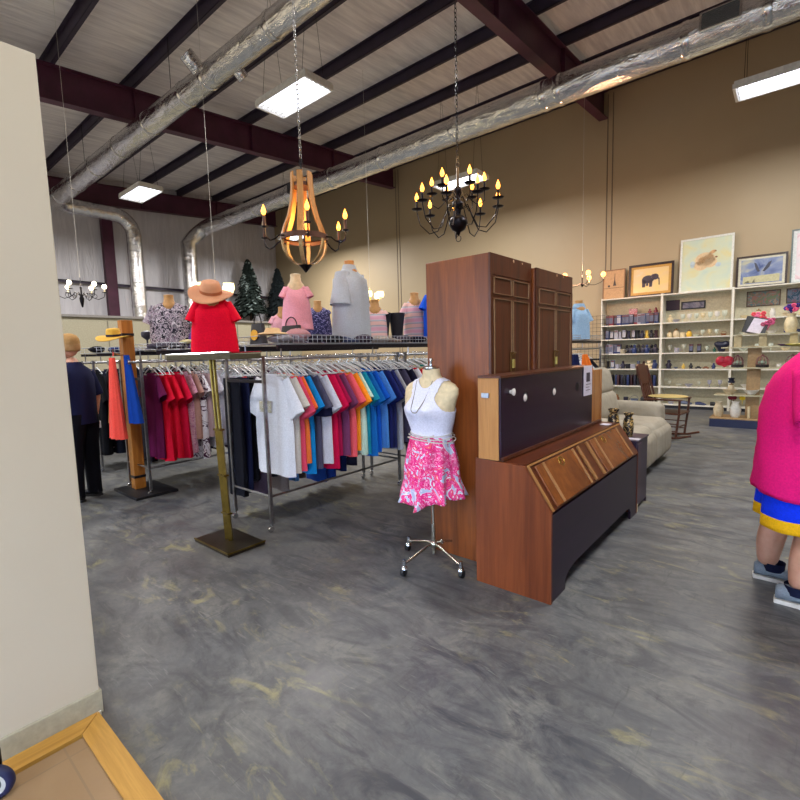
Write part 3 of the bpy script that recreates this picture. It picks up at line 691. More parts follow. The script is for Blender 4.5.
for j in range(nz):
    for i in range(na):
        z=.93+.44*(j+.5)/nz; p=body_pt(z,2*PI*(i+.5)/na); 
        if in_tank(z,p[0],p[1],p[1]<.015): fs.append((gp(j,i),gp(j,i+1),gp(j+1,i+1),gp(j+1,i)))
o=MB().add(vs,fs).build('tank_top',cloth('#dcdcee'),t,180)
sm=o.modifiers.new('smooth','SMOOTH'); sm.factor=.5; sm.iterations=4
sd=o.modifiers.new('solid','SOLIDIFY'); sd.thickness=.003; sd.offset=1
SK=NT('pink_floral_skirt'); v=SK.coords(); f=SK.noise(v,9,2,.5,2.2); g=SK.noise(v,24,2,.6,1.6)
c=SK.ramp(f,[(.30,'#aebbd6'),(.44,'#dfe0ea'),(.475,'#e81f80'),(.54,'#f490bb'),(.56,'#e2197a'),(.62,'#ee5a6a'),(.66,'#dfe0ea')],'CONSTANT')
c2=SK.ramp(g,[(.40,'#d8106c'),(.48,'#ee3f92'),(.56,'#f7c7dc'),(.59,'#e6207e')],'CONSTANT')
SK.base(SK.mixc(SK.ramp(SK.noise(v,7,1),[(.53,0),(.55,.85)],'CONSTANT'),c,c2)); SK.b.inputs['Roughness'].default_value=.8
rs=[]
for j in range(22):
    tt=j/21; z=.955-.47*tt; row=[]
    fl=1 if tt<.72 else 1+.0*tt
    for i in range(72):
        a=2*PI*i/72; hw,hd,cy=body_at(max(z,.62)); 
        base=(.150+.05*min(1,tt*1.9)**.7, .112+.06*min(1,tt*1.9)**.7)
        amp=.004+.020*tt
        if tt>.7: base=(base[0]+.03*((tt-.7)/.3),base[1]+.03*((tt-.7)/.3)); amp+=.02*(tt-.7)/.3
        w1=amp*sin(9*a+2*tt)+ .5*amp*sin(16*a)
        front=max(0,-sin(a))
        zz=z-.03*tt*math.exp(-((cos(a)-.05)/.4)**2)*front + .045*tt*max(0,cos(a))+.0*tt
        row.append(((base[0]+w1)*cos(a),(base[1]+w1)*sin(a),zz))
    rs.append(row)
o=MB().rings(rs,False,False).build('skirt',SK.m,t,180); sd=o.modifiers.new('solid','SOLIDIFY'); sd.thickness=.003
m=MB()
for zz,of in ((.968,.014),(.950,.026),(.93,.034)):
    m.tube([ (body_pt(.95,2*PI*i/40,of)[0],body_pt(.95,2*PI*i/40,of)[1],zz+.008*sin(2*PI*i/20+zz*40)) for i in range(41)],.004,6)
m.tube([(.02,-.125,.955),(.07,-.122,.962),(.10,-.105,.975)],.006,6)
m.build('cord_belt',cloth('#c9c4bc'),t,60)
pts=[]
for i in range(33):
    u=-1+2*i/32; x=.068*math.copysign(abs(u)**.6,u)*(1 if abs(u)<.99 else 1); z=1.345-.215*(1-abs(u)**1.7)
    y=body_pt(z,-PI/2)[1]-.012; 
    hw,hd,cy=body_at(z); y=cy-(hd+.008)*math.sqrt(max(0,1-(x/hw)**2)) - .022*math.exp(-((z-1.135)/.06)**2)
    pts.append((x-.02,y,z))
MB().tube(pts,.003,6).build('bead_necklace',M('pewter','#8c8478',.35,.8),t,60)
MB().lathe([(.054,1.42),(.06,1.432),(.058,1.44),(.03,1.448),(.012,1.452),(.010,1.475),(.018,1.485),(.012,1.5),(.0,1.503)],(0,.012,0),20).build('neck_cap',CHROME,t,50)
ST=M('brushed_nickel','#c3beb2',.25,1)
MB().tube([(0,0,.95),(0,0,.30)],.011,10).tube([(0,0,.30),(0,0,.075)],.016,10).lathe([(.018,.12),(.03,.13),(.03,.16),(.018,.17)],n=12).tube([(0,0,.16),(.045,.03,.165)],.006,6).lathe([(.0,.15),(.014,.155),(.014,.18),(.0,.185)],(.05,.033,0),10).build('pole',ST,t,50)
for a in (-100,-14,84,170):
    a=math.radians(a); c,s=cos(a),sin(a)
    l=MB().tube([(c*r,s*r,z) for r,z in ((.01,.15),(.07,.145),(.16,.12),(.24,.095),(.285,.088))],[.011,.011,.010,.009,.009],8).build('leg',ST,t,60)
    MB().tube([(c*.285,s*.285,.115),(c*.285,s*.285,.06)],.013,8).lathe([(.013,.045),(.024,.05),(.020,.066),(.012,.072)],(c*.285,s*.285,0),12).build('caster_stem',CHROME,l,50)
    MB().lathe([(.016,-.018),(.026,-.013),(.028,0),(.026,.013),(.016,.018)],(c*.295,s*.295,.028),14,'x').build('caster_wheel',RUB,l,50)
# ================================================================= ARMOIRES
WV=wood('walnut_veneer','#5a2b12','#8c4c20','z',.38,1.3,'#733a18'); WD=wood('walnut_dark','#3a1c10','#5e3018','z',.38,3,'#4a2412'); MOLD=M('moulding_edge','#8a6a4c',.45); WH=wood('walnut_flat','#3c1a10','#622e16','y',.3,3,'#4c2212')
BRS=M('brass_pull','#c9a04a',.25,1)
def armoire(label,y0,y1,xf,ztop,handle_y):
    t=thing('armoire',label,'wardrobe',(xf-.25,(y0+y1)/2,0)); h=(y1-y0)/2
    MB().box(-.29,.235,-h,h,0,ztop,.006).build('carcass',WV,t)
    m=MB().box(.235,.25,-h,h,0,.16).box(.235,.25,-h,h,ztop-.14,ztop).box(.235,.252,-h,-h+.035,.16,ztop-.14).box(.235,.252,h-.035,h,.16,ztop-.14)
    m.build('face_frame',WD,t)
    for s in (-1,1):
        a,b=(-h+.037,-.002) if s<0 else (.002,h-.037)
        d=MB().box(.235,.248,a,b,.165,ztop-.145).build('door',WD,t)
        m=MB()
        for (z0,z1) in ((ztop-.27,ztop-.155),(.2,ztop-.30)):
            m.box(.247,.257,a+.010,a+.015,z0,z1).box(.247,.257,b-.015,b-.010,z0,z1).box(.247,.257,a+.010,b-.010,z0,z0+.005).box(.247,.257,a+.010,b-.010,z1-.005,z1)
        m.build('moulding',MOLD,d)
    p=MB().box(.249,.258,-.035,.035,1.385,1.53,.003).build('brass_latch',M('antique_brass','#6a4c22',.35,.8),t)
    MB().box(.258,.266,-.018,.018,1.41,1.475,.003).build('latch_plate',M('pale_brass','#c8b868',.3,.8),p)
    MB().tube([(.258,-.02,1.51),(.272,-.02,1.525),(.272,.02,1.525),(.258,.02,1.51)],.004,6).build('latch_ring',M('antique_brass','#6a4c22',.35,.8),p,50)
    m=MB().lathe([(.0,-.002),(.012,0),(.0,.003)],(.253,.02,ztop-.02),8,'x').lathe([(.0,-.002),(.008,0),(.0,.003)],(.253,.16,ztop-.02),8,'x'); m.build('chipped_edge_mark',M('bare_chip','#c9a480',.7),t)
armoire('tall walnut armoire with its plain side facing the dress form',2.86,3.50,-1.60,2.20,3.18)
armoire('second tall walnut armoire standing further from the dress form',3.515,4.28,-1.565,2.17,3.95)
# ================================================================= BASE CABINET
t=thing('sideboard','walnut slant front cabinet with brass ring pulls and arched base','cabinet',(-1.33,3.62,0))
h=1.0
prof=[(-.255,0),(-.255,.845),(.09,.83),(.26,.57),(.26,0)]
for s in (-1,1):
    MB().prism([(x,z) for x,z in prof],'y',s*h-(.02 if s>0 else 0),s*h+(.02 if s<0 else 0)).build('side_panel',wood('walnut_side','#562611','#834422','z',.42,1.1,'#6d3518'),t)
MB().box(-.255,.085,-h+.02,h-.02,.80,.838).build('top_panel',WH,t)
MB().box(-.25,-.235,-h+.02,h-.02,.0,.80).build('back_panel',WD,t)
fp=[(-h+.02,0),(-h+.02,.55),(h-.02,.55),(h-.02,0),(h-.20,0),(h-.20,.07),(h-.25,.11),(h-.32,.12),(-h+.42,.12),(-h+.30,.10),(-h+.24,.06),(-h+.24,0)]
MB().prism(fp,'x',.235,.255).build('front_panel',wood('dark_front','#180b20','#241328','y',.35,2),t)
# slanted front
A=Vector((.092,0,.828)); B=Vector((.258,0,.572)); U=Vector((0,1,0)); V=(B-A).normalized(); N=V.cross(U).normalized()
if N.x<0: N=-N
LS=(B-A).length
T=Matrix(((U.x,V.x,N.x,A.x),(U.y,V.y,N.y,A.y),(U.z,V.z,N.z,A.z),(0,0,0,1)))
GW=wood('honey_walnut','#5a2c14','#8a4e22','x',.25,.7,'#713c1a')
m=MB(); m.T=T; m.box(-h+.02,h-.02,0,LS,-.02,0); m.build('slant_rail',WH,t)
for (a,b,py) in ((-.90,-.27,-.55),(.10,.80,.36)):
    m=MB(); m.T=T; m.box(a,b,.02,LS-.012,0,.012,.003); d=m.build('drop_door',GW,t)
    m=MB(); m.T=T
    for u in (a+.11,b-.008):
        m=MB(); m.T=T; m.box(u-.011,u+.011,.02,LS-.014,.010,.022,.003); m.build('raised_strip',M('worn_edge_wood','#a0703c',.4),d)
    m=MB(); m.T=T; m.lathe([(.02,.012),(.02,.016),(.01,.02)],(py,.05,0),14); m.tube([(py+.038*cos(x),.062+.03*sin(x),.022) for x in [2*PI*i/16 for i in range(17)]],.0035,6); m.build('ring_pull',BRS,d,50)
for a in (-.16,.03): 
    m=MB(); m.T=T; m.box(a-.014,a+.014,.02,LS-.014,.0,.018,.003); m.build('raised_strip',M('worn_edge_wood','#a0703c',.4),t)
m=MB(); m.T=T; m.box(-h+.025,-h+.035,.0,LS,.0,.014).box(-h+.03,h-.02,-.004,.008,.0,.010); m.build('edge_strip',M('worn_edge_wood','#a0703c',.4),t)
# hutch box lying on it
t=thing('hutch_back','dark panelled wooden box unit with white porthole knobs on top of the sideboard','cabinet',(-1.48,3.48,.845))
PINE=wood('raw_pine_end','#a5703c','#c08a50','z',.5,3); PUR2=wood('deep_purple_panel','#1c0b20','#2a1328','y',.25,1.5)
L=.86
MB().box(-.08,.065,-L,-L+.02,0,.525).build('end_panel',PINE,t)
MB().box(-.08,.065,L-.02,L,0,.525).build('end_panel',PINE,t)
MB().box(-.08,.085,-L-.004,L,.525,.54).build('top_board',WD,t)
MB().box(.06,.08,-L+.005,L,0.004,.525).build('front_board',PUR2,t)
MB().box(.075,.095,-L+.005,L+.24,.0,.02).build('ledge',WD,t)
MB().box(.052,.066,L+.005,L+.30,.0,.49).box(.066,.074,L+.28,L+.30,0,.49).build('pine_end_strip',wood('glossy_pine','#8f5a30','#b98048','z',.25,3),t)
MB().lathe([(.0,.075),(.012,.08),(.012,.09),(.022,.1),(.024,.108),(.0,.115)],(0,-.73,.43),14,'x').build('white_knob',M('white_ceramic','#e8e4dc',.25),t,50)
for y in (-.51,-.01,.48):
    m=MB().lathe([(.0,.081),(.036,.082),(.036,.079)],(0,y,.375),18,'x'); m.cur=1
    if y<.3: m.lathe([(.0,.086),(.020,.088),(.026,.083)],(0,y-.006,.372),18,'x')
    m.build('porthole',[M('porthole_dark','#0d0a14',.5),M('white_ceramic','#e8e4dc',.25)],t,50)
m=MB().box(-.038,.038,-.0,.004,-.004,.004)
MB().box(-.05,.002,-L-.012,-L-.002,.40,.43).build('metal_catch',STEEL,t)
MB().box(.085,.088,.62,.83,.28,.54).build('paper_tag',M('tag_paper','#d6d0dc',.7),t)
MB().box(.0885,.0895,.68,.77,.40,.48).box(.0885,.0895,.67,.79,.375,.38).box(.0885,.0895,.67,.76,.35,.355).box(.0885,.0895,.67,.78,.325,.33).build('paper_print',M('print_ink','#3c3440',.7),t)
tag(MB().box(-.04,.04,-.05,.05,0,.002).build('paper_slip',M('tag_paper','#d6d0dc',.7),None,None,(-1.30,4.42,.843)),'white paper slip lying at the far end of the sideboard top','paper')
# ================================================================= DARK CHEST, VASES
PUR3=M('plum_black_lacquer','#2a1c36',.35,var=.12)
t=thing('side_chest','small plum black chest beyond the sideboard with two vases on it','chest',(-1.30,4.87,0))
MB().box(-.22,.205,-.21,.21,.03,.655,.005).build('carcass',PUR3,t); MB().box(-.23,.215,-.22,.22,.655,.67,.004).build('top_board',PUR3,t)
MB().box(.205,.218,-.2,-.09,.06,.64,.004).build('door_edge',M('dark_plum','#3a2238',.35),t)
for x in (-.19,.18):
    for y in (-.19,.17): MB().box(x,x+.03,y,y+.03,0,.045).build('foot',PUR3,t)
MB().box(.206,.222,-.215,-.19,.0,.07).build('brass_corner',M('pale_corner','#d8c8a0',.4),t)
VS=blotch('black_cream_vase',['#17120f','#1c1512','#c9a868','#1a1310','#17120f'],14,.3)
def vase(label,loc,prof,mat,name='vase',group=None,n=18):
    return tag(MB().lathe(prof,n=n).build(name,mat,None,60,loc),label,'vase',group)
vp=[(.0,.0),(.05,.0),(.055,.02),(.062,.06),(.064,.14),(.055,.2),(.04,.215),(.045,.235),(.06,.25),(.06,.265),(.048,.265),(.03,.23),(.0,.225)]
vase('taller black and cream vase on the plum black chest',(-1.33,4.76,.67),[(r*.85,z*1.05) for r,z in vp],VS)
vase('shorter black and cream vase, nearer the sofa',(-1.22,4.86,.67),[(r*.75,z*.88) for r,z in vp],VS)
tag(MB().box(-.05,.05,-.04,.04,0,.003).build('paper_slip',M('tag_paper','#d6d0dc',.7),None,None,(-1.14,4.75,.67)),'small white card on the front corner of the plum black chest','paper')
# ================================================================= SOFA
SOF=M('oatmeal_microfibre','#a49c8c',.9,var=.05,scale=12,bump=.2)
def cushion(m,x0,x1,y0,y1,z0,z1,b=.07,seg=5):
    bm=bmesh.new(); bmesh.ops.create_cube(bm,size=1)
    for v in bm.verts: v.co=Vector((x0+(v.co.x+.5)*(x1-x0),y0+(v.co.y+.5)*(y1-y0),z0+(v.co.z+.5)*(z1-z0)))
    bmesh.ops.bevel(bm,geom=bm.edges[:],offset=min(b,.48*min(x1-x0,y1-y0,z1-z0)),segments=seg,affect='EDGES',profile=.5)
    bm.verts.index_update(); m.add([v.co.copy() for v in bm.verts],[[v.index for v in f.verts] for f in bm.faces]); bm.free(); return m
t=thing('recliner_sofa','oatmeal two seat recliner sofa behind the plum black chest','sofa',(-1.86,6.45,0))
cushion(MB(),-.45,.40,-1.1,1.1,.04,.36,.05).build('base',SOF,t,60)
for y0,y1 in ((-.86,-.02),(.02,.86)):
    cushion(MB(),-.2,.56,y0,y1,.28,.56,.13,7).build('seat_cushion',SOF,t,60)
    cushion(MB(),.36,.60,y0,y1,.07,.50,.11,7).build('footrest',SOF,t,60)
    m=MB(); m.T=Matrix.Translation((-.20,0,.56))@Matrix.Rotation(-.22,4,'Y'); cushion(m,-.14,.14,y0,y1,-.05,.36,.12,6); cushion(m,-.16,.13,y0,y1,.28,.70,.13,6); m.build('back_cushion',SOF,t,60)
for s in (-1,1):
    cushion(MB(),-.40,.46,s*1.0-.13,s*1.0+.13,.06,.74,.10,6).build('arm',SOF,t,60)
# ================================================================= ROCKING CHAIR
RW=wood('rocker_wood','#3c2015','#5a3322','z',.4,4)
t=thing('rocking_chair','dark wooden rocking chair with pale cushion before the wall shelves','chair',(-1.62,8.85,0),-.1)
for s in (-1,1):
    y=s*.24
    MB().tube([(-.48,y,.13),(-.3,y,.05),(0,y,.02),(.25,y,.04),(.42,y,.09)],.018,8).build('rocker',RW,t,60)
    MB().tube([(-.2,y,.03),(-.25,y,.42)],.018,8).build('leg',RW,t,60)
    MB().tube([(.2,y,.03),(.24,y,.42),(.25,y*1.1,.64)],.018,8).build('leg',RW,t,60)
    MB().box(-.28,.28,y*1.1-.035,y*1.1+.035,.64,.665,.01).build('arm',RW,t)
    MB().tube([(-.22,y,.42),(-.42,y,1.2)],.018,8).build('back_post',RW,t,60)
    for z in (.14,.26): MB().tube([(-.22,y,z),(.21,y,z)],.009,6).build('stretcher',RW,t,60)
MB().tube([(.21,-.24,.2),(.21,.24,.2)],.010,6).build('stretcher',RW,t,60)
MB().box(-.26,.27,-.26,.26,.41,.44,.012).build('seat',RW,t)
m=MB(); m.T=Matrix.Translation((-.25,0,.46))@Matrix.Rotation(-.25,4,'Y'); m.box(-.012,.012,-.22,.22,.02,.1).prism([(-.24,.62),(-.2,.76),(-.1,.8),(0,.79),(.1,.8),(.2,.76),(.24,.62),(.19,.45),(-.19,.45)],'x',-.015,.015)
for i in range(5): m.box(-.01,.01,-.16+i*.08-.02,-.16+i*.08+.02,.08,.5)
m.build('back_splat',RW,t)
MB().ell((0,0,.69),(.30,.27,.025),16,8).build('seat_cushion',cloth('#b5a068'),t,70)
# ================================================================= WALL SHELVES
SHW=M('shelf_white_laminate','#dad6c8',.5); SHB=M('shelf_back_cream','#c2bb9f',.55)
SX=[-3.96,-2.55,-1.14,.27,1.68]; SYF=12.9; SYB=13.3; SZS=[.10,.53,.96,1.35,1.72,2.08,2.76]
ucount=0
bayname=['left','middle','right','far right']
for b in range(4):
    x0,x1=SX[b],SX[b+1]
    t=thing('shelving_unit','cream wall shelving unit, %s bay against the tan wall'%bayname[b],'shelving',((x0+x1)/2,(SYF+SYB)/2,0),0); h=(x1-x0)/2
    for s in (-1,1): MB().box(s*h-(.024 if s>0 else 0),s*h+(.024 if s<0 else 0),-.2,.19,0,2.78).build('side_panel',SHW,t)
    MB().box(-h,h,.18,.19,.05,2.77).build('back_panel',SHB,t)
    MB().box(-h+.024,h-.024,-.17,.18,0,.07).build('kick_plate',M('dark_kick','#23242e',.6),t)
    for z in SZS: MB().box(-h+.024,h-.024,-.2,.18,z-.026,z).build('shelf_board' if z<2.7 else 'top_board',SHW,t)
def item(kind,x,y,z,color,label,s=1.0,group=None,rz=0,mat=None):
    cat=kind.replace('_',' ')
    mt=mat or M('item_'+('glass' if kind in('drinking_glass','glass_bowl') else 'paint'),color,.12 if 'glass' in kind else .4)
    m=MB(); 
    if kind=='display_box':
        m.box(-.041*s,.041*s,-.04,.04,0,.20*s,.004); m.cur=1; m.box(-.033*s,.033*s,-.043,-.0405,.04*s,.15*s); m.cur=2; m.box(-.033*s,.033*s,-.043,-.0405,.16*s,.185*s)
        mats=[mt,M('box_window','#5c5f74' if rnd.random()<.6 else '#a4a2a8',.3),M('box_header','#6a3a3a' if rnd.random()<.5 else '#8a8a96',.5)]
    elif kind=='boot_figurine':
        m.lathe([(.03*s,0),(.034*s,.02),(.026*s,.06*s),(.03*s,.13*s),(.034*s,.15*s),(.0,.15*s)],n=12); m.ell((.02*s,-.03,.022),(.03*s,.05*s,.022),10,6); mats=mt
    elif kind=='mug':
        m.lathe([(.0,0),(.036*s,0),(.04*s,.01),(.04*s,.09*s),(.036*s,.09*s),(.034*s,.02),(.0,.015)],n=14); m.tube([(.04*s,0,.075*s),(.065*s,0,.07*s),(.068*s,0,.045*s),(.04*s,0,.02*s)],.006,6); mats=mt
    elif kind=='drinking_glass':
        m.lathe([(.0,0),(.032*s,0),(.005*s,.008),(.005*s,.05*s),(.03*s,.07*s),(.04*s,.11*s),(.037*s,.15*s),(.034*s,.15*s),(.03*s,.08*s),(.0,.06*s)],n=14); mats=mt
    elif kind=='bowl':
        m.lathe([(.0,0),(.035*s,0),(.04*s,.01),(.075*s,.045*s),(.09*s,.07*s),(.085*s,.07*s),(.06*s,.035*s),(.0,.015)],n=18); mats=mt
    elif kind=='jar':
        m.lathe([(.0,0),(.045*s,0),(.06*s,.03*s),(.06*s,.10*s),(.035*s,.13*s),(.035*s,.14*s)],n=16); m.cur=1; m.lathe([(.04*s,.14*s),(.042*s,.155*s),(.012*s,.16*s),(.012*s,.18*s),(.0,.185*s)],n=16); mats=[mt,M('jar_lid','#8a6a3a',.5)]
    elif kind=='figurine':
        m.lathe([(.04*s,0),(.04*s,.012),(.03*s,.02),(.035*s,.05*s),(.02*s,.09*s)],n=12); m.ell((0,0,.11*s),(.024*s,.024*s,.028*s),10,8)
        for q_ in (-1,1): m.tube([(q_*.02*s,0,.085*s),(q_*.045*s,-.01,.05*s)],.009*s,6)
        mats=mt
    elif kind=='teddy_bear':
        m.ell((0,0,.06*s),(.055*s,.045*s,.06*s),12,8); m.ell((0,-.01,.14*s),(.045*s,.04*s,.042*s),12,8)
        for q_ in (-1,1): m.ell((q_*.035*s,0,.175*s),(.016*s,.012*s,.016*s),8,6); m.ell((q_*.05*s,-.04*s,.02*s),(.022*s,.035*s,.02*s),8,6); m.ell((q_*.062*s,-.015*s,.085*s),(.018*s,.02*s,.035*s),8,6)
        mats=mt
    elif kind=='book':
        m.box(-.018*s,.018*s,-.07,.07,0,.21*s,.002); mats=mt
    elif kind=='vase':
        m.lathe([(.0,0),(.04*s,0),(.055*s,.03*s),(.062*s,.10*s),(.045*s,.16*s),(.035*s,.18*s),(.045*s,.21*s),(.04*s,.21*s),(.028*s,.18*s),(.0,.17*s)],n=16); mats=mt
    elif kind=='picture_frame':
        m.box(-.5*s,.5*s,-.01,.01,0,.38*s); m.cur=1; m.box(-.44*s,.44*s,-.013,-.0105,.05*s,.33*s); mats=[M('frame_dark','#221a1e',.4),mt]
    elif kind=='basket':
        m.lathe([(.0,0),(.06*s,0),(.08*s,.07*s),(.075*s,.07*s),(.055*s,.01),(.0,.01)],n=16); m.tube([(.075*s*cos(a),0,.07*s+.07*s*sin(a)) for a in [PI*i/8 for i in range(9)]],.005,6); mats=mt
    elif kind=='shoe_pair':
        shoe_mb(m,.2*s,.07*s,.07*s,-.045*s); shoe_mb(m,.2*s,.07*s,.07*s,.045*s); mats=mt
    elif kind=='car_model':
        m.box(-.07*s,.07*s,-.03*s,.03*s,.015*s,.04*s,.008); m.box(-.035*s,.035*s,-.026*s,.026*s,.04*s,.065*s,.008)
        for a in (-.045,.045):
            for bb in (-.03,.03): m.lathe([(.0,-.006),(.017*s,-.006),(.017*s,.006),(.0,.006)],(a*s,bb*s,.017*s),10,'y')
        mats=mt
    o=m.build(kind,mats,None,50,(x,y,z),rz); return tag(o,label,cat,group)
ordn=['first','second','third','fourth','fifth','sixth','seventh','eighth','ninth','tenth','eleventh','twelfth','thirteenth','fourteenth','fifteenth','sixteenth']
sh=['bottom shelf','second shelf from the floor','third shelf from the floor','fourth shelf from the floor','fifth shelf from the floor','top shelf']
CN={'#3a1f28':'dark maroon','#7a2a34':'red brown','#22305c':'navy','#1c2a6a':'deep blue','#9a9aa8':'silver grey','#16171f':'black','#242236':'blue black','#d8d4cc':'white','#c9a94a':'gold','#e0b43c':'yellow','#d8c8a0':'cream','#c8b898':'beige','#b8b8a8':'pale grey','#2c6a5a':'green','#7a4a2a':'brown','#55607a':'slate','#c8cfc0':'clear','#a8a08a':'stone','#6a4a7a':'violet','#c2384a':'red','#3c2c2c':'dark brown'}
def row(b,s,spec,y=13.05):
    x0,x1=SX[b]+.09,SX[b+1]-.09; n=len(spec)
    for i,(kd,c,sc) in enumerate(spec):
        x=x0+(x1-x0)*(i+.5)/n
        lab='%s %s, %s from left on %s, %s bay'%(CN[c],kd.replace('_',' '),ordn[i],sh[s],bayname[b])
        item(kd,x,y+rnd.uniform(-.05,.03),SZS[s],c,lab,sc,'items on the %s of the %s bay'%(sh[s],bayname[b]),rnd.uniform(-.2,.2) if kd!='display_box' else 0)
dark=['#3a1f28','#7a2a34','#22305c','#1c2a6a','#16171f','#242236','#55607a','#9a9aa8']
row(0,5,[('display_box',dark[k],1.3) for k in (0,1,0,3,2,2,5,1,7,6,3,0,2)])
row(0,4,[('display_box','#22305c',1.2),('display_box','#16171f',1.1),('display_box','#9a9aa8',1.15),('boot_figurine','#9a9aa8',1.3),('display_box','#16171f',1.2),('boot_figurine','#242236',1.4),('display_box','#242236',1.1),('boot_figurine','#16171f',1.4),('figurine','#242236',1.5),('boot_figurine','#c9a94a',1.3),('figurine','#16171f',1.5),('boot_figurine','#3a1f28',1.3)])
row(0,3,[('display_box','#55607a',1.2),('display_box','#9a9aa8',1.2),('display_box','#1c2a6a',1.2),('display_box','#22305c',1.2),('mug','#a8a08a',1.3)]+[('figurine',['#16171f','#242236','#22305c'][k%3],1.6) for k in range(8)])
row(0,2,[('boot_figurine','#16171f',1.3),('display_box','#55607a',1.1),('mug','#9a9aa8',1.3),('figurine','#242236',1.5),('mug','#16171f',1.4),('mug','#9a9aa8',1.3),('boot_figurine','#55607a',1.3),('figurine','#3a1f28',1.4),('teddy_bear','#d8c8a0',1.15),('figurine','#22305c',1.7)])
row(0,1,[('book',['#3a1f28','#242236','#16171f','#22305c'][k%4],1.3) for k in range(16)]+[('mug','#242236',1.4),('jar','#55607a',1.0)][:0])
row(0,0,[('basket','#22305c',1.3),('jar','#7a4a2a',1.1),('mug','#242236',1.4),('basket','#55607a',1.2),('jar','#16171f',1.1),('mug','#3a1f28',1.4)])
row(1,5,[('figurine','#d8c8a0',1.4),('bowl','#9a9aa8',.9),('drinking_glass','#c8cfc0',1.2),('drinking_glass','#d8d4cc',1.2),('drinking_glass','#c8cfc0',1.2),('drinking_glass','#d8c8a0',1.2),('drinking_glass','#c8cfc0',1.3),('drinking_glass','#d8d4cc',1.3),('drinking_glass','#c8cfc0',1.4)])
row(1,4,[('jar','#d8c8a0',.9),('jar','#c8b898',1.2),('mug','#d8c8a0',1.2),('jar','#e0b43c',.95),('bowl','#c8cfc0',.7),('drinking_glass','#c8cfc0',1.0),('drinking_glass','#d8c8a0',1.1),('drinking_glass','#c8cfc0',1.0),('basket','#7a4a2a',.7)])
row(1,3,[('drinking_glass','#b8b8a8',1.3),('mug','#9a9aa8',1.3),('drinking_glass','#b8b8a8',1.3),('display_box','#16171f',1.0),('display_box','#16171f',1.0),('drinking_glass','#c8cfc0',1.0),('figurine','#2c6a5a',.8),('drinking_glass','#c8cfc0',1.1)])
row(1,2,[('figurine','#242236',1.6),('bowl','#55607a',.6),('figurine','#c9a94a',.9),('figurine','#16171f',1.0),('car_model','#16171f',.9),('car_model','#7a4a2a',.9),('figurine','#22305c',1.0),('bowl','#55607a',.6)])
row(1,1,[('drinking_glass','#b8b8a8',.9),('bowl','#b8b8a8',.9),('bowl','#9a9aa8',1.0),('drinking_glass','#b8b8a8',.9),('drinking_glass','#9a9aa8',1.1),('drinking_glass','#9a9aa8',1.1)])
row(1,0,[('basket','#9a9aa8',.8),('shoe_pair','#55607a',1.2),('shoe_pair','#22305c',1.0),('shoe_pair','#16171f',1.2)])
row(2,5,[('bowl','#d8c8a0',1.0),('jar','#c8b898',1.1),('vase','#d8d4cc',.9),('bowl','#c8b898',1.1),('jar','#d8c8a0',1.0)])
row(2,4,[('bowl','#c8cfc0',1.0),('jar','#55607a',.8),('bowl','#d8d4cc',1.0),('vase','#1c2a6a',.8),('bowl','#22305c',1.2)])
row(2,3,[('bowl','#c8cfc0',1.0),('drinking_glass','#c8cfc0',1.1),('drinking_glass','#c8cfc0',1.1),('bowl','#d8c8a0',1.0),('drinking_glass','#d8c8a0',1.1)])
row(2,2,[('mug','#a8a08a',1.2),('jar','#7a4a2a',1.1),('mug','#d8d4cc',1.2),('jar','#a8a08a',1.1)])
row(2,1,[('bowl','#d8d4cc',1.1),('mug','#55607a',1.1),('bowl','#c8b898',1.1)])
tag(MB().ell((0,0,.13),(.13,.07,.13),14,10,lambda d:1+.25*sin(3*math.atan2(d.z,d.x))).build('decorative_rooster',M('item_paint','#141830',.4),None,60,(-1.32,12.98,SZS[3])),'dark blue lumpy figure at the right end of the middle bay','figurine')
# small art on top shelf
def flatpic(name,label,x,z,w,h,frame,art,fw=.03,y=13.2,lean=0,mat=None,matw=0,cat='picture',d=.025):
    t=thing(name,label,cat,(x,y,z),0,None,(lean,0,0))
    m=MB().box(-w/2,w/2,-d,0,0,fw).box(-w/2,w/2,-d,0,h-fw,h).box(-w/2,-w/2+fw,-d,0,fw,h-fw).box(w/2-fw,w/2,-d,0,fw,h-fw); m.build('frame',frame,t)
    if mat: MB().box(-w/2+fw,w/2-fw,-d*.5,-.002,fw,h-fw).build('mat_board',mat,t); 
    a,b=fw+matw,0
    m=MB().box(-w/2+a,w/2-a,-d*.5-.003,-d*.5,a,h-a); o=m.build('artwork',art,t)
    return t,o
FD=M('frame_dark_wood','#2a1a14',.35); FWH=M('frame_white','#cfd0c8',.4)
def artmesh(parent,polys,name='painted_shape',y=-.0165):
    for c,ps in polys:
        m=MB()
        for p in ps: m.prism(p,'y',y-.001,y)
        m.build(name,M('print_colour',c,.6),parent)
def elp(cx,cz,rx,rz,n=18,rot=0):
    return [(cx+rx*cos(a)*cos(rot)-rz*sin(a)*sin(rot),cz+rx*cos(a)*sin(rot)+rz*sin(a)*cos(rot)) for a in [2*PI*i/n for i in range(n)]]
TZ=2.762; PY=13.22; LN=-.06
def grad(name,stops,axis='Z',s=1,dist=1.0):
    q=NT(name); v=q.coords(); f=q.noise(v,3.2,3,.5,dist); q.base(q.ramp(f,stops)); q.b.inputs['Roughness'].default_value=.25; return q.m
t,a=flatpic('framed_picture','small tan framed print with a tower, leftmost above the shelves',-3.75,TZ,.55,.78,M('frame_tan','#8a6444',.5),M('tan_print','#c09468',.6),.025,PY,LN)
artmesh(t,[('#4a3a34',[[(-.02,.36),(.06,.36),(.03,.5),(.025,.68),(.015,.68),(.01,.5)],elp(-.12,.36,.03,.03)]),('#5a4030',[[(-.25,.30),(.25,.30),(.25,.31),(-.25,.31)]])])
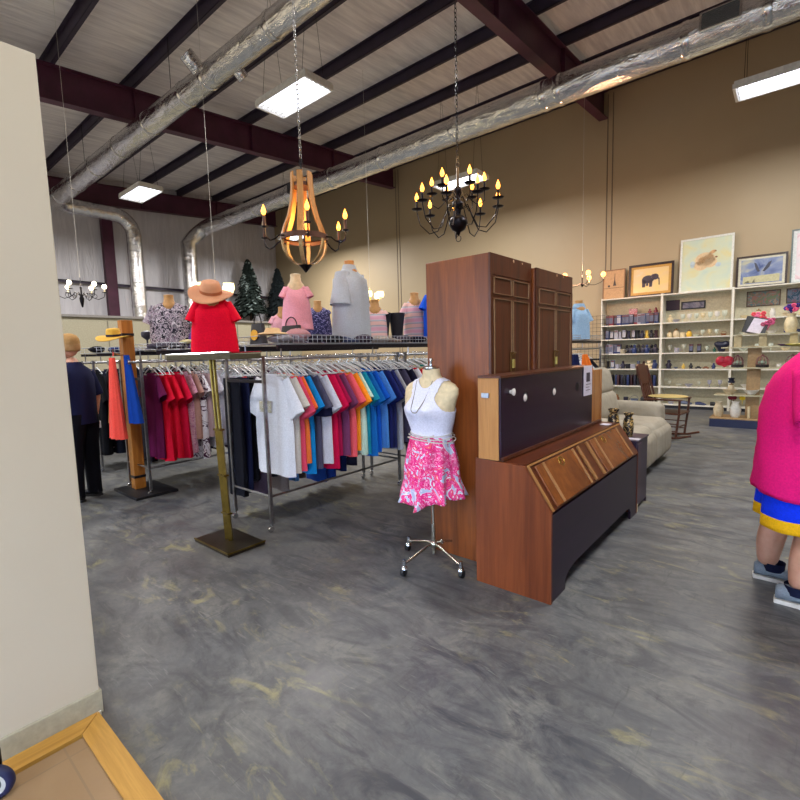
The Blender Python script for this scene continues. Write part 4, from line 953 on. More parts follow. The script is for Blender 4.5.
t,a=flatpic('framed_picture','dark framed elephant picture with a gold mat above the left bay',-2.88,TZ,1.02,.82,FD,grad('warm_elephant_ground',[(.3,'#e0c070'),(.6,'#d8b98a'),(.8,'#c8d0b0')]),.055,PY,LN,M('gold_mat','#b8893c',.45),.06)
artmesh(t,[('#3d3440',[elp(-.06,.43,.14,.10),elp(.10,.48,.08,.075),[(.13,.48),(.20,.44),(.205,.27),(.185,.27),(.175,.42),(.12,.42)],[(-.19,.24),(-.12,.24),(-.10,.42),(-.2,.42)],[(-.03,.24),(.035,.24),(.05,.42),(-.03,.42)],[(-.1,.27),(-.05,.27),(-.05,.4),(-.1,.4)]]),('#584c58',[elp(.05,.49,.045,.06)])])
t,a=flatpic('framed_picture','large white framed pale floral painting, tallest above the shelves',-1.72,TZ,1.06,1.27,FWH,grad('pale_teal_wash',[(.3,'#b8c8bc'),(.5,'#c4ccb4'),(.7,'#cfc898')],dist=.6),.045,PY,LN)
artmesh(t,[('#d0b48c',[elp(-.02,.75,.20,.16),elp(-.1,.62,.14,.12),elp(.08,.68,.14,.13)]),('#c8a070',[elp(.05,.8,.09,.06),elp(-.08,.74,.07,.08),elp(.12,.9,.07,.04,18,.5)]),('#a8b8c0',[elp(-.27,.66,.05,.08),elp(.24,.6,.06,.05)]),('#7a4a34',[elp(.17,.92,.03,.022),elp(.07,.88,.03,.02,18,.6),elp(.2,.78,.025,.02)])],y=-.0165)
t,a=flatpic('framed_picture','dark framed blue picture with a bird wing shape above the right bay',-.68,TZ,.9,.7,FD,grad('stormy_blue',[(.3,'#4a5a8a'),(.5,'#7a88a8'),(.65,'#b0b098')]),.04,PY,LN,M('pale_mat','#c0bca8',.5),.045)
artmesh(t,[('#b0ac88',[[(-.32,.1),(.32,.1),(.32,.26),(-.32,.24)]]),('#3a3c4c',[[(-.02,.34),(-.09,.52),(-.13,.54),(-.1,.4),(-.06,.33)],[(.02,.34),(.12,.52),(.18,.55),(.14,.42),(.06,.33)]]),('#5c5a4c',[[(-.3,.10),(-.2,.10),(-.22,.16),(-.28,.13)],[(-.15,.1),(-.1,.1),(-.11,.19),(-.14,.15)]])])
t,a=flatpic('framed_picture','tall pale framed print at the right edge above the shelves',.24,TZ,.86,1.14,M('frame_grey_teal','#5c6a68',.4),grad('pale_pink_print',[(.3,'#c8ccd0'),(.55,'#d8c4c8'),(.7,'#c4a0a8')],dist=2),.03,PY,LN,M('white_mat','#ccd0ce',.5),.06)
flatpic('small_picture','dark plum square picture on the top shelf of the middle bay',-2.38,SZS[5]+.30,.30,.25,FD,M('plum_art','#3a2438',.5),.012,13.29,0)
flatpic('small_picture','dark framed narrow landscape on the back of the middle bay',-1.95,SZS[5]+.30,.50,.19,M('frame_black','#14131a',.3),grad('dusk_lake',[(.35,'#3c3f5c'),(.5,'#8a8698'),(.7,'#a39a98')]),.03,13.29,0)
flatpic('small_picture','brown framed red and green landscape inside the right bay',-.62,SZS[5]+.26,.60,.34,M('frame_brown','#5a4634',.4),blotch('landscape_one',['#7a8a70','#a87a70','#6f8a8c','#b09a88'],7),.02,13.29,0)
flatpic('small_picture','brown framed blue mountain picture further right in the right bay',.0,SZS[5]+.28,.46,.32,M('frame_brown','#5a4634',.4),blotch('landscape_two',['#3f5f7a','#7a88a0','#8a6a7a','#5a7a8c'],6),.02,13.29,0)
item('figurine',-2.9,13.04,SZS[5],'#7a2a34','red and black top hatted figurine standing above the left boxes',1.0).location=(-2.85,13.1,SZS[5]+.235)
item('figurine',-2.9,13.04,SZS[5],'#7a2a34','small dark red figurine right of the pink card above the boxes',1.2).location=(-2.72,13.12,SZS[5]+.235)
tag(MB().box(-.1,.1,-.006,.006,0,.17).build('greeting_card',blotch('pink_card',['#b06a70','#c9a0a0','#4a2a34'],14),None,None,(-3.24,13.12,SZS[5]+.235)),'pink and black card standing on the boxes of the left bay','card')
# ================================================================= GONDOLA DISPLAY
NAV=M('navy_base','#1c2548',.5); MDF=M('tan_board','#a8885c',.55,var=.08); SHY=M('cream_shelf','#bcb392',.5)
t=thing('display_gondola','freestanding cream shelf display on a navy base behind the person in pink','display shelf',(-.35,10.62,0))
MB().box(-.85,.95,-.24,.30,0,.15,.004).build('navy_base',NAV,t); MB().box(-.85,.95,-.24,.30,.15,.175,.004).build('base_deck',MDF,t)
MB().box(-.33,-.13,-.02,.02,.175,1.48).box(.45,.62,-.02,.02,.175,1.48).build('upright_board',MDF,t)
for (z,x0,x1,dp) in ((.60,-.80,.9,.2),(1.10,-.8,.9,.19),(1.47,-.72,.85,.17),(1.70,-.50,.7,.15)):
    MB().box(x0,x1,-dp,dp,z-.022,z,.003).build('shelf_board',SHY,t)
for x,y in ((-.48,-.1),(-.12,-.1),(.3,-.1)): MB().box(x-.055,x+.055,y,y+.1,1.47,1.679).build('cream_block',M('cream_block','#b9a880',.6),t)
gx,gy=-.35,10.62
def gi(kind,x,z,c,label,s=1,dy=-.08,**k): return item(kind,x,gy+dy,z,c,label,s,**k)
gi('vase',-1.08,.175,'#c8b898','beige vase at the left end of the display deck',1.35)
gi('vase',-.82,.175,'#d8d4cc','white vase holding red and yellow flowers on the display deck',1.45)
gi('vase',-.33,.175,'#d8d4cc','white jug on the display deck beside the tan upright',1.35)
gi('book',-.62,.175,'#d8c8a0','thin cream box standing between the two white vases',1.0)
def flowers(label,loc,cols,n=9,r=.09,name='flower_bunch'):
    t=thing(name,label,'flowers',loc)
    for c in cols:
        m=MB()
        for i in range(n):
            a=rnd.random()*6.28; rr=r*math.sqrt(rnd.random()); cx,cy,cz=rr*cos(a),rr*sin(a)*.7,.06+rnd.random()*r*.9
            for k in range(6):
                b=2*PI*k/6; m.ell((cx+.022*cos(b),cy-.0,cz+.022*sin(b)),(.018,.010,.018),6,4)
            m.tube([(0,0,-.05),(cx,cy,cz)],.002,4)
        m.build('blossoms',M('petal',c,.7),t,60)
    return t
flowers('dark red flowers leaning out of the white deck vase',(-.86,10.54,.46),['#7a1428'],6,.06)
flowers('bright yellow flower beside the dark red ones',(-.72,10.52,.47),['#e8c820'],3,.03)
gi('bowl',-.92,.60,'#c8b898','beige bowl under the black pot on the display',1.3)
gi('bowl',-.60,.60,'#d8d4cc','white bowl in the middle of the low display shelf',1.35)
gi('bowl',-.26,.60,'#d8d4cc','white bowl nearest the person in pink on the display',1.35)
gi('jar',-.90,.66,'#c8b898','tan pot with a black top stacked in the beige bowl',.85)
tag(MB().lathe([(.05,0),(.055,.03),(.04,.04),(.04,.07),(.06,.09),(.0,.1)],n=16).build('black_lid',M('item_paint','#141830',.4),None,50,(-.90,10.54,.815)),'black flared lid on top of the tan pot','lid')
q=MB(); q.ell((-.05,0,.12),(.09,.05,.09),14,10); q.ell((.06,0,.12),(.09,.05,.09),14,10); q.prism([(-.135,.10),(.145,.10),(.005,.0)],'y',-.035,.035)
tag(q.build('heart_ornament',M('item_paint','#b01030',.5),None,60,(-1.02,10.54,1.10)),'red heart shaped ornament at the left of the display','ornament')
for i,(x,c,l) in enumerate([(-.82,'#7a4a50','plum domed basket lantern beside the red heart'),(-.46,'#8a5a5a','domed basket lantern in front of the tan upright'),(-.05,'#7a4a50','domed basket lantern nearest the person in pink')]):
    t=thing('basket_lantern',l,'lantern',(x,10.52,1.10),0,'domed basket lanterns')
    MB().lathe([(.0,0),(.09,0),(.095,.015),(.095,.05),(.0,.05)],n=18).build('lantern_base',M('dark_wicker','#2c2424',.7),t,50)
    m=MB()
    for k in range(10):
        a=2*PI*k/10; m.tube([(.092*cos(a),.092*sin(a),.05),(.09*cos(a),.09*sin(a),.12),(.06*cos(a),.06*sin(a),.18),(.01*cos(a),.01*sin(a),.21)],.005,5)
    m.lathe([(.015,.2),(.02,.22),(.0,.235)],n=10); m.build('wicker_dome',M('plum_wicker',c,.7),t,50)
    MB().ell((0,0,.085),(.065,.065,.04),12,8).build('filling',M('pale_filling','#8fa08c',.7),t,60)
gi('jar',.17,1.10,'#d8c8a0','cream lidded canister at the right of the lantern shelf',1.2)
tag(MB().lathe([(.0,0),(.05,0),(.15,.03),(.145,.035),(.0,.012)],n=24).build('plate',M('item_paint','#c8bc40',.4),None,50,(-.02,10.50,1.47)),'yellow plate on the narrow display shelf','plate')
tag(MB().lathe([(.0,0),(.06,0),(.11,.03),(.105,.035),(.0,.012)],n=24).build('bowl',M('item_paint','#5c3a7a',.4),None,50,(-.16,10.66,1.47)),'purple dish behind the yellow plate','bowl')
t=thing('leaning_mirror','black framed tablet mirror leaning on the top display shelf','mirror',(-.62,10.56,1.70),0,None,(-.2,.25,0))
MB().box(-.17,.17,-.012,.012,0,.30,.004).build('frame',M('frame_black','#101018',.3),t); MB().prism([(-.10,.02),(.10,.02),(.14,.28),(-.06,.28)],'y',-.015,-.0125).build('painted_reflection',M('mirror','#cfc6d2',.2,0),t)  # pale slanted patch paints the mirror's bright reflection into the colour
flowers('red and coral silk flowers behind the leaning mirror',(-.55,10.66,1.90),['#e8505a','#e06a90'],7,.11)
flowers('pink silk flowers right of the leaning mirror',(-.42,10.6,1.80),['#d86090','#b04a6a'],7,.09)
flowers('deep violet flowers in the cream pitcher',(-.10,10.6,2.02),['#2a1a7a','#4a2a8a','#e0507a'],6,.09)
gi('vase',-.10,1.70,'#d8c8a0','cream pitcher holding violet flowers on the display top',1.55,0)
gi('mug',-.72,2.0,'#d8d4cc','white skull shaped cup perched above the leaning mirror',1.2,.1).location=(-.72,10.70,1.70)
gi('bowl',.2,1.70,'#22305c','blue bowl at the right of the display top',1.3,0)
# ================================================================= GRIDWALL PANEL
t=thing('wire_grid_panel','black wire grid panel standing between small rack and shelves','grid panel',(-3.1,9.6,0))
m=MB()
for i in range(9): m.tube([(-.3+.075*i,0,.02),(-.3+.075*i,0,2.15)],.0028,4)
for i in range(29): m.tube([(-.3,0,.03+.0755*i),(.3,0,.03+.0755*i)],.0028,4)
m.build('grid_wires',M('black_steel','#26242c',.4,.6),t); MB().box(-.3,.3,-.2,.2,0,.02).build('grid_foot',M('black_steel','#26242c',.4,.6),t)
# ================================================================= CHRISTMAS TREES
def conifer(label,loc,H,R,cols,seed,snow=.0):
    t=thing('christmas_tree',label,'artificial tree',loc); r=random.Random(seed)
    MB().tube([(0,0,0),(0,0,H*.97)],[.05,.012],8).build('trunk',M('tree_trunk','#2e241c',.8),t,60)
    m=MB().lathe([(.0,0),(.22,.0),(.22,.03),(.0,.05)],n=12); m.build('tree_stand',M('black_plate','#15161e',.5),t,50)
    m=MB(); n=620
    for i in range(n):
        u=(i+r.random())/n; z=H*(.17+.81*u); L=R*(1-u)**.85*(.75+.4*r.random())+.06; a=r.random()*2*PI; dr=.15+.25*r.random()
        d=Vector((cos(a),sin(a),0)); p=Vector((0,0,z)); s=Vector((-sin(a),cos(a),0)); w=L*.20+.02
        tip=p+d*L+Vector((0,0,-L*dr)); mid=p+d*L*.55+Vector((0,0,-L*dr*.3+.02))
        m.cur=1 if r.random()<snow and u<.95 else 0
        m.add([p,mid+s*w,tip,mid-s*w,mid+Vector((0,0,.05)),mid-Vector((0,0,.05))],[(0,1,4),(1,2,4),(2,3,4),(3,0,4),(0,5,1),(1,5,2),(2,5,3),(3,5,0)])
        for k in range(3):
            q0=p+d*L*(.4+.2*k); e=q0+(d*.5+s*(1 if k%2 else -1)).normalized()*L*.28+Vector((0,0,-.05))
            m.add([q0,q0+Vector((0,0,.04)),e,q0+d*.06],[(0,1,2),(1,3,2),(0,2,3),(0,3,1)])
    m.build('branches',[M('needles_'+cols[0],cols[0],.8),M('snowy_tips',cols[1],.7)],t)
conifer('snow tipped dark green christmas tree on the fitting room top',(-17.6,11.22,LEDGE),2.6,.70,('#16241f','#8d9c98'),3,.16)
conifer('plain dark christmas tree on the fitting room top near the corner',(-17.45,12.55,LEDGE),2.35,.56,('#111c20','#1b2a2c'),4,.1)
# ================================================================= CHANDELIERS
BLK=M('blackened_iron','#1c1a20',.35,.8); CND=M('candle_sleeve','#c9a46a',.6)
BULB=M('flame_bulb','#ffa238',.3,emit=6); BULBW=M('warm_white_bulb','#fff0cc',.3,emit=8); GLOB=M('frosted_shade','#ffeeb0',.4,emit=1.8)
OFFB=M('unlit_bulb','#b9a48a',.1)
def point(parent,loc,e,col,r=.05):
    l=bpy.data.lights.new('bulb_light','POINT'); l.energy=e; l.color=col; l.shadow_soft_size=r
    o=bpy.data.objects.new('bulb_glow',l); COL.objects.link(o); o.parent=parent; o.location=loc
def chain(t,z0,z1,mat,r=.012,link=True):
    m=MB(); z=z0
    if link:
        i=0
        while z<z1:
            pts=[(r*cos(a),0,z+.02+.024*sin(a)) if i%2 else (0,r*cos(a),z+.02+.024*sin(a)) for a in [2*PI*k/8 for k in range(9)]]
            m.tube(pts,.0035,4,False); z+=.038; i+=1
    else: m.tube([(0,0,z0),(0,0,z1)],.0028,5)
    m.build('chain',mat,t)
def flame(m,x,y,z,s=1): m.lathe([(.004*s,z),(.014*s,z+.012*s),(.018*s,z+.028*s),(.013*s,z+.048*s),(.005*s,z+.066*s),(.001,z+.078*s)],(x,y,0),10)
# wooden orb chandelier
cx,cy,cz=-3.42,2.77,2.585
t=thing('orb_chandelier','wooden barrel stave orb chandelier with flame bulbs on a silver chain','chandelier',(cx,cy,cz))
STV=wood('orb_wood','#a06a34','#cf9654','z',.5,4,'#b87f42')
for i in range(6):
    a=2*PI*i/6+.2; c,s=cos(a),sin(a)
    pr=[(.088,.56),(.090,.44),(.102,.32),(.135,.19),(.178,.09),(.20,.02)]
    m=MB(); ww=.026
    def stave(pr,m):
        rs=[]
        for r,z in pr:
            rs.append([(c*(r+o)-s*e,s*(r+o)+c*e,z) for o,e in ((-.007,-ww),(.007,-ww),(.007,ww),(-.007,ww))])
        m.rings(rs)
    stave(pr,m); m.build('upper_stave',STV,t,30)
    m=MB(); ww=.016; stave([(.20,.0),(.205,-.05),(.19,-.11),(.155,-.17),(.10,-.215),(.04,-.235)],m); m.build('lower_stave',wood('orb_wood_pale','#8f744c','#b89a68','z',.5,4,'#a5875a'),t,30)
MB().lathe([(.192,-.022),(.212,-.022),(.212,.022),(.192,.022)],n=32,cap=False).build('iron_hoop',M('rust_iron','#5a3a2c',.5,.4),t,40)
MB().lathe([(.068,.44),(.083,.44),(.083,.47),(.068,.47)],n=20).build('top_hoop',M('rust_iron','#5a3a2c',.5,.4),t,40)
MB().lathe([(.0,-.30),(.012,-.29),(.045,-.25),(.06,-.235),(.02,-.225),(.012,-.16),(.0,-.15)],n=12).tube([(0,0,-.16),(0,0,.68)],.008,6).tube([(0,0,.62),(-.03,0,.66),(0,0,.70),(.03,0,.66),(0,0,.62)],.004,5).build('iron_finial',BLK,t,50)
for i in range(6):
    a=2*PI*i/6+.45; c,s=cos(a),sin(a)
    l=MB().tube([(c*r,s*r,z) for r,z in ((.20,.0),(.26,-.01),(.30,-.045),(.345,-.065),(.385,-.04),(.395,.0),(.395,.03))],.007,6).lathe([(.0,.03),(.03,.035),(.03,.042),(.018,.045)],(c*.395,s*.395,0),12).build('arm',BLK,t,50)
    MB().lathe([(.013,.04),(.013,.13),(.0,.132)],(c*.395,s*.395,0),10).build('candle_sleeve',M('rust_iron','#5a3a2c',.5,.4),l,50)
    m=MB(); flame(m,c*.395,s*.395,.13,1.15); m.build('bulb',OFFB if i==3 else BULB,l,60)
chain(t,.69,pz(cy)-cz+.1,CHROME)
point(t,(0,0,.12),9,(1,.55,.2),.1)
# large two tier candle chandelier
cx,cy,cz=-2.55,3.95,2.92
t=thing('candle_chandelier','large two tier black metal chandelier with many lit candle bulbs','chandelier',(cx,cy,cz))
MB().lathe([(.0,-.27),(.012,-.26),(.02,-.235),(.06,-.215),(.09,-.17),(.092,-.13),(.06,-.09),(.025,-.07),(.03,-.02),(.055,.01),(.055,.04),(.022,.06),(.02,.12),(.04,.14),(.04,.17),(.015,.19),(.012,.36),(.0,.37)],n=20).build('turned_body',BLK,t,60)
MB().tube([(0.028*cos(a),0,-.295+.028*sin(a)) for a in [2*PI*i/12 for i in range(13)]],.004,5).tube([(0.02*cos(a),0,.385+.02*sin(a)) for a in [2*PI*i/10 for i in range(11)]],.004,5).build('ring_finial',BLK,t,60)
k=0
for tier,(n,R_,z0,dz) in enumerate(((9,.40,-.02,.0),(6,.25,.08,.16))):
    for i in range(n):
        a=2*PI*i/n+.35*tier+.15; c,s=cos(a),sin(a); 
        P=[(.03,z0+.0),(.10,z0+.03),(.14,z0-.07),(.20,z0-.19+dz*.3),(.28,z0-.21+dz*.5),(R_-.03,z0-.12+dz*.6),(R_,z0-.0+dz*.4),(R_,z0+.02+dz*.4)] if tier==0 else [(.03,z0),(.08,z0+.04),(.13,z0-.03),(.19,z0-.08),(.25,z0-.04),(R_,z0+.03),(R_,z0+.05)]
        zt=P[-1][1]
        l=MB().tube([(c*r,s*r,z) for r,z in P],.0055,6).lathe([(.0,zt),(.042,zt+.004),(.055,zt+.014),(.05,zt+.016),(.012,zt+.01)],(c*R_,s*R_,0),14).build('arm',BLK,t,60)
        MB().lathe([(.011,zt+.01),(.011,zt+.085),(.0,zt+.087)],(c*R_,s*R_,0),8).build('candle_sleeve',BLK,l,60)
        m=MB(); flame(m,c*R_,s*R_,zt+.085,1.1); m.build('bulb',BULB,l,60)
chain(t,.40,pz(cy)-cz+.1,BLK)
point(t,(0,0,.45),8,(1,.6,.25),.15)
# small chandelier by the shelves
def simple_ch(label,loc,n,R_,bulb,arms,cup,drop,top,kind=0,e=6,col=(1,.6,.3),rz=0):
    t=thing('small_chandelier',label,'chandelier',loc,rz)
    MB().lathe([(.0,-drop),(.012,-drop+.01),(.03,-drop*.6),(.035,-drop*.4),(.012,-.02),(.012,.06),(.02,.08),(.006,.1),(.006,.24),(.0,.25)],n=14).build('stem',arms,t,60)
    for i in range(n):
        a=2*PI*i/n+.3; c,s=cos(a),sin(a)
        P=[(.012,-.03),(R_*.3,-.075),(R_*.6,-.085),(R_*.88,-.04),(R_,.0),(R_,.02)]
        if kind==1: P=[(.012,-.05),(R_*.25,-.0),(R_*.45,-.07),(R_*.7,-.10),(R_*.95,-.06),(R_,.0),(R_,.02)]
        l=MB().tube([(c*r,s*r,z) for r,z in P],.006,6).lathe([(.0,.015),(cup,.02),(cup,.028),(.01,.03)],(c*R_,s*R_,0),12).build('arm',arms,t,60)
        if kind==1: MB().tube([(c*(R_*.55+.035*cos(b)),s*(R_*.55+.035*cos(b)),-.045+.035*sin(b)) for b in [2*PI*q_/10 for q_ in range(11)]],.004,5).build('scroll',arms,l,60)
        if kind in (0,1):
            MB().lathe([(.011,.025),(.011,.085),(.0,.087)],(c*R_,s*R_,0),8).build('candle_sleeve',M('ivory_sleeve','#d8ccae',.5),l,60)
            k_=(R_/.33)**1.5; m=MB(); m.ell((c*R_,s*R_,.085+.032*k_),(.034*k_,.034*k_,.038*k_),10,8); m.build('bulb',bulb,l,60)
        else:
            m=MB(); m.lathe([(.02,.025),(.07,.03),(.09,.08),(.08,.16),(.075,.16),(.082,.08),(.02,.04)],(c*R_,s*R_,0),14); m.build('glass_shade',bulb,l,60)
    chain(t,.24,pz(loc[1])-loc[2]+.1,M('white_cord','#c8c4bc',.6),.006,False)
    point(t,(0,0,.16),e,col,.1)
simple_ch('small dark five arm chandelier with round bulbs near the wall shelves',(-3.80,11.0,3.02),5,.44,M('round_warm_bulb','#ffa858',.3,emit=4),BLK,.025,.12,0,0,70,(1,.5,.25))
simple_ch('black scrolled chandelier with white bulbs at the left beyond the racks',(-9.0,2.62,2.66),6,.33,BULBW,BLK,.04,.24,0,1,7,(1,.85,.6))
simple_ch('brass chandelier with cream shades behind the grey polo form',(-7.6,8.0,2.78),5,.26,GLOB,BRS,.03,.1,0,2,6,(1,.85,.5))
simple_ch('pendant with cream glass shades behind the red blouse and hat',(-7.2,3.98,2.55),4,.27,GLOB,BLK,.03,.1,0,2,6,(1,.85,.5))
# ================================================================= PEOPLE
FLESH=NT('skin'); v=FLESH.coords(); FLESH.base(FLESH.ramp(FLESH.noise(v,14,3),[(.3,'#c08a72'),(.7,'#cf9c84')])); FLESH.b.inputs['Roughness'].default_value=.55; FLESH.b.inputs['Subsurface Weight'].default_value=.08
FLESH=FLESH.m
def skin_body(name,verts,edges,rad,mat,parent,loc=None):
    me=bpy.data.meshes.new(name); me.from_pydata([Vector(v) for v in verts],edges,[]); me.materials.append(mat)
    o=bpy.data.objects.new(name,me); COL.objects.link(o); o.parent=parent
    s=o.modifiers.new('skin','SKIN'); sv=me.skin_vertices[0].data
    for q_,r_ in zip(sv,rad): q_.radius=(r_,r_) if isinstance(r_,(int,float)) else r_; q_.use_root=False
    sv[0].use_root=True; s.use_smooth_shade=True
    u=o.modifiers.new('sub','SUBSURF'); u.levels=2; u.render_levels=2
    return o
def hand(m,base,dirv,palm_n,s=1.0):
    d=Vector(dirv).normalized(); n_=Vector(palm_n).normalized(); w=d.cross(n_).normalized(); b=Vector(base)
    rs=[]
    for t_,hw,hh in ((0,.024,.018),(.03,.034,.016),(.065,.040,.014),(.085,.038,.011)):
        c=b+d*t_*s; rs.append([c+w*hw*s*cos(a)+n_*hh*s*sin(a) for a in [2*PI*k/12 for k in range(12)]])
    m.rings(rs)
    for k,(off,L) in enumerate(((-.029,.062),(-.010,.074),(.010,.070),(.028,.055))):
        p0=b+d*.078*s+w*off*s; p1=p0+d*L*.45*s+n_*.006; p2=p1+(d*.8+n_*.5).normalized()*L*.33*s; p3=p2+(d*.4+n_*.8).normalized()*L*.24*s
        m.tube([p0-d*.01,p0,p1,p2,p3],[.009*s,.0095*s,.009*s,.008*s,.006*s],8)
    p0=b+d*.02*s-w*.028*s; p1=p0+(d*.6-w*.7+n_*.3).normalized()*.035*s; p2=p1+(d*.9-w*.25+n_*.3).normalized()*.03*s
    m.tube([p0,p1,p2],[.013*s,.011*s,.008*s],8)
def head(t,c,yaw,hair,skin,cap=None,s=1.0,tilt=0):
    T=Matrix.Translation(c)@Matrix.Rotation(yaw,4,'Z')@Matrix.Rotation(tilt,4,'Y'); 
    m=MB(); m.T=T
    def fn(d):
        k=1.0
        if d.z<-.2: k*=1-.18*min(1,(-d.z-.2)) 
        return k
    m.ell((0,0,0),(.098*s,.077*s,.118*s),24,18,fn)
    m.ell((.045*s,0,-.07*s),(.05*s,.052*s,.042*s),16,10)         # jaw
    m.ell((.100*s,0,-.018*s),(.017*s,.013*s,.024*s),10,8)        # nose
    for q_ in (-1,1):
        m.ell((-.005*s,q_*.080*s,-.01*s),(.018*s,.008*s,.030*s),10,8) # ears
        m.ell((.078*s,q_*.033*s,.022*s),(.018*s,.022*s,.008*s),10,6)
    m.ell((.088*s,0,-.060*s),(.010*s,.024*s,.006*s),10,6)
    h=m.build('head',skin,t,180)
    m=MB(); m.T=T
    for q_ in (-1,1): m.ell((.090*s,q_*.031*s,.006*s),(.008*s,.013*s,.006*s),10,6)
    m.build('eye',M('eye_dark','#2a211c',.2),h,180)
    m=MB(); m.T=T
    def hf(d): return 1.0+.02*sin(9*d.x+7*d.y)+(-.5 if d.x>.55 and d.z<.35 else 0)+(-.4 if d.z<-.55 else 0)
    m.ell((-.012*s,0,.012*s),(.104*s,.086*s,.122*s),28,20,hf); m.build('hair',M('hair',hair,.7,bump=.5,scale=150),h,180)
    if cap:
        m=MB(); m.T=T; rs=[]
        for rr,zz in ((.104,.03),(.108,.05),(.102,.09),(.08,.125),(.04,.142),(.004,.147)): rs.append([(rr*s*cos(a)-.008,rr*.86*s*sin(a),zz*s) for a in [2*PI*k/24 for k in range(24)]])
        m.rings(rs); m.rings([[(.09*s+.09*s*max(0,cos(a)),.078*s*sin(a),.045*s-zz-.02*max(0,cos(a))) for a in [PI*(k/12-.5) for k in range(13)]] for zz in (0,.006)],True,True,True)
        m.build('cap',cloth(cap),h,60)
    return h
def shoe_person(t,heel,yaw,L,col,sole):
    T=Matrix.Translation(heel)@Matrix.Rotation(yaw,4,'Z')
    m=MB(); m.T=T; rs=[]
    for u,w,h0 in ((0,.034,.095),(.05,.042,.112),(.2,.046,.115),(.36,.046,.10),(.55,.052,.08),(.75,.055,.066),(.9,.046,.056),(1.0,.02,.038)):
        rs.append([(u*L,w*cos(a),.022+(h0-.022)*.5*(1+sin(a))) for a in [2*PI*k/16 for k in range(16)]])
    m.rings(rs); o=m.build('shoe',M('shoe_knit',col,.8,bump=.3,scale=120),t,180)
    m=MB(); m.T=T; m.prism([(-.006,-.028),(.0,-.036),(.3*L,-.040),(.7*L,-.053),(.93*L,-.044),(1.03*L,-.015),(1.03*L,.015),(.93*L,.044),(.7*L,.053),(.3*L,.040),(0,.036),(-.006,.028)],'z',0,.024); m.build('sole',M('shoe_sole',sole,.6),o,40)
    return o
# --- person in pink (faces +X)
P0=(.06,3.63,0)
t=thing('person','person in a loose pink t-shirt, blue and yellow shorts and grey sneakers','person',P0)
vs=[(0,0,.92),(.02,-.11,.86),(.06,-.13,.50),(.03,-.14,.27),(.01,-.15,.09), (-.02,.11,.86),(-.09,.12,.50),(-.14,.14,.27),(-.15,.15,.09),
    (.0,0,1.12),(.01,0,1.32),(.03,0,1.45),(.07,0,1.53), (.01,-.20,1.39),(.07,-.30,1.14),(.27,-.26,1.07),(.32,-.25,1.065),(.01,.20,1.39),(.07,.29,1.13),(.26,.25,1.05),(.31,.24,1.045)]
eg=[(0,1),(1,2),(2,3),(3,4),(0,5),(5,6),(6,7),(7,8),(0,9),(9,10),(10,11),(11,12),(10,13),(13,14),(14,15),(15,16),(10,17),(17,18),(18,19),(19,20)]
rd=[.15,.11,.078,.082,.055,.11,.078,.082,.055,.16,.14,.075,.06,.06,.045,.032,.026,.06,.045,.032,.026]
b=skin_body('body',vs,eg,rd,FLESH,t)
m=MB(); hand(m,(.325,-.25,1.065),(1,.1,-.15),(0,.2,-1)); m.build('hand',FLESH,t,180)
m=MB(); hand(m,(.315,.24,1.045),(1,-.1,-.15),(0,-.2,-1)); m.build('hand',FLESH,t,180)
m=MB(); rs=[]
SHP=[(.635,.250,.27,.01),(.66,.252,.275,.01),(.80,.248,.27,.01),(.90,.240,.26,.01),(.95,.234,.257,.008),(1.02,.236,.257,.01),(1.15,.226,.257,.012),(1.27,.202,.252,.012),(1.35,.172,.24,.016),(1.41,.135,.205,.025),(1.45,.105,.15,.035),(1.48,.082,.10,.04),(1.50,.074,.078,.055)]
for z,hx,hy,cx_ in SHP:
    r_=[]
    for k in range(40):
        a=2*PI*k/40; f=.008*sin(5*a+z*9)*(1.6-z)+.006*sin(11*a+z*25)
        fold=-.005*math.exp(-((z-.95)/.03)**2)
        r_.append((cx_+(hx+f+fold)*cos(a),(hy+f+fold)*sin(a),z+.035*cos(a)*max(0,(.9-z)/.3)*-1 + (.02 if z<.7 else 0)*0))
    rs.append(r_)
m.rings(rs,False,False)
for s in (-1,1):
    a=Vector((.012,s*.17,1.385)); b_=Vector((.05,s*.325,1.10)); sr=[]
    for i in range(6):
        u=i/5; c=a.lerp(b_,u); d=(b_-a).normalized(); e1=Vector((1,0,0)); e2=d.cross(e1).normalized(); rr_=.085+.012*u
        sr.append([c+e1*rr_*1.1*cos(2*PI*k/20)+e2*rr_*.85*sin(2*PI*k/20) for k in range(20)])
    m.rings(sr,True,False)
o=m.build('t_shirt',cloth('#e21c76'),t,180)
sd=o.modifiers.new('solid','SOLIDIFY'); sd.thickness=.004
BLU=cloth('#1136e0'); YEL=cloth('#e8b018')
m=MB(); 
SHO=[]
for s,kx in ((-1,(.012,-.0)),(1,(-.02,-.05))):
    vs_=[];n=40; rows=16; o0=len(m.v)
    rs=[]
    for j in range(rows+1):
        u=j/rows; z=.84-.385*u; cx_=kx[0]+(kx[1]-kx[0])*u+.01; cy_=s*(.10+.03*u); hx=.19+.0*u; hy=.135+.01*u
        rs.append([(cx_+(hx+.008*sin(4*2*PI*k/n+u*2))*cos(2*PI*k/n),cy_+(hy+.006*sin(5*2*PI*k/n))*sin(2*PI*k/n),z-.03*u*(-cos(2*PI*k/n))*0) for k in range(n)])
    vv=[p for r_ in rs for p in r_]; base=len(m.v); m.v+=[tuple(p) for p in vv]
    for j in range(rows):
        for k in range(n):
            k2=(k+1)%n; a=2*PI*(k+.5)/n; zc=(rs[j][k][2]+rs[j+1][k][2])/2; outer=(s*sin(a)>0)
            lim=.53
            if outer:
                dx=cos(a)-.15; lim=max(lim,.53+.55*max(0,dx)**1.6) if dx>0 else lim
            m.f.append([base+j*n+k,base+j*n+k2,base+(j+1)*n+k2,base+(j+1)*n+k]); m.mi.append(1 if zc<lim else 0)
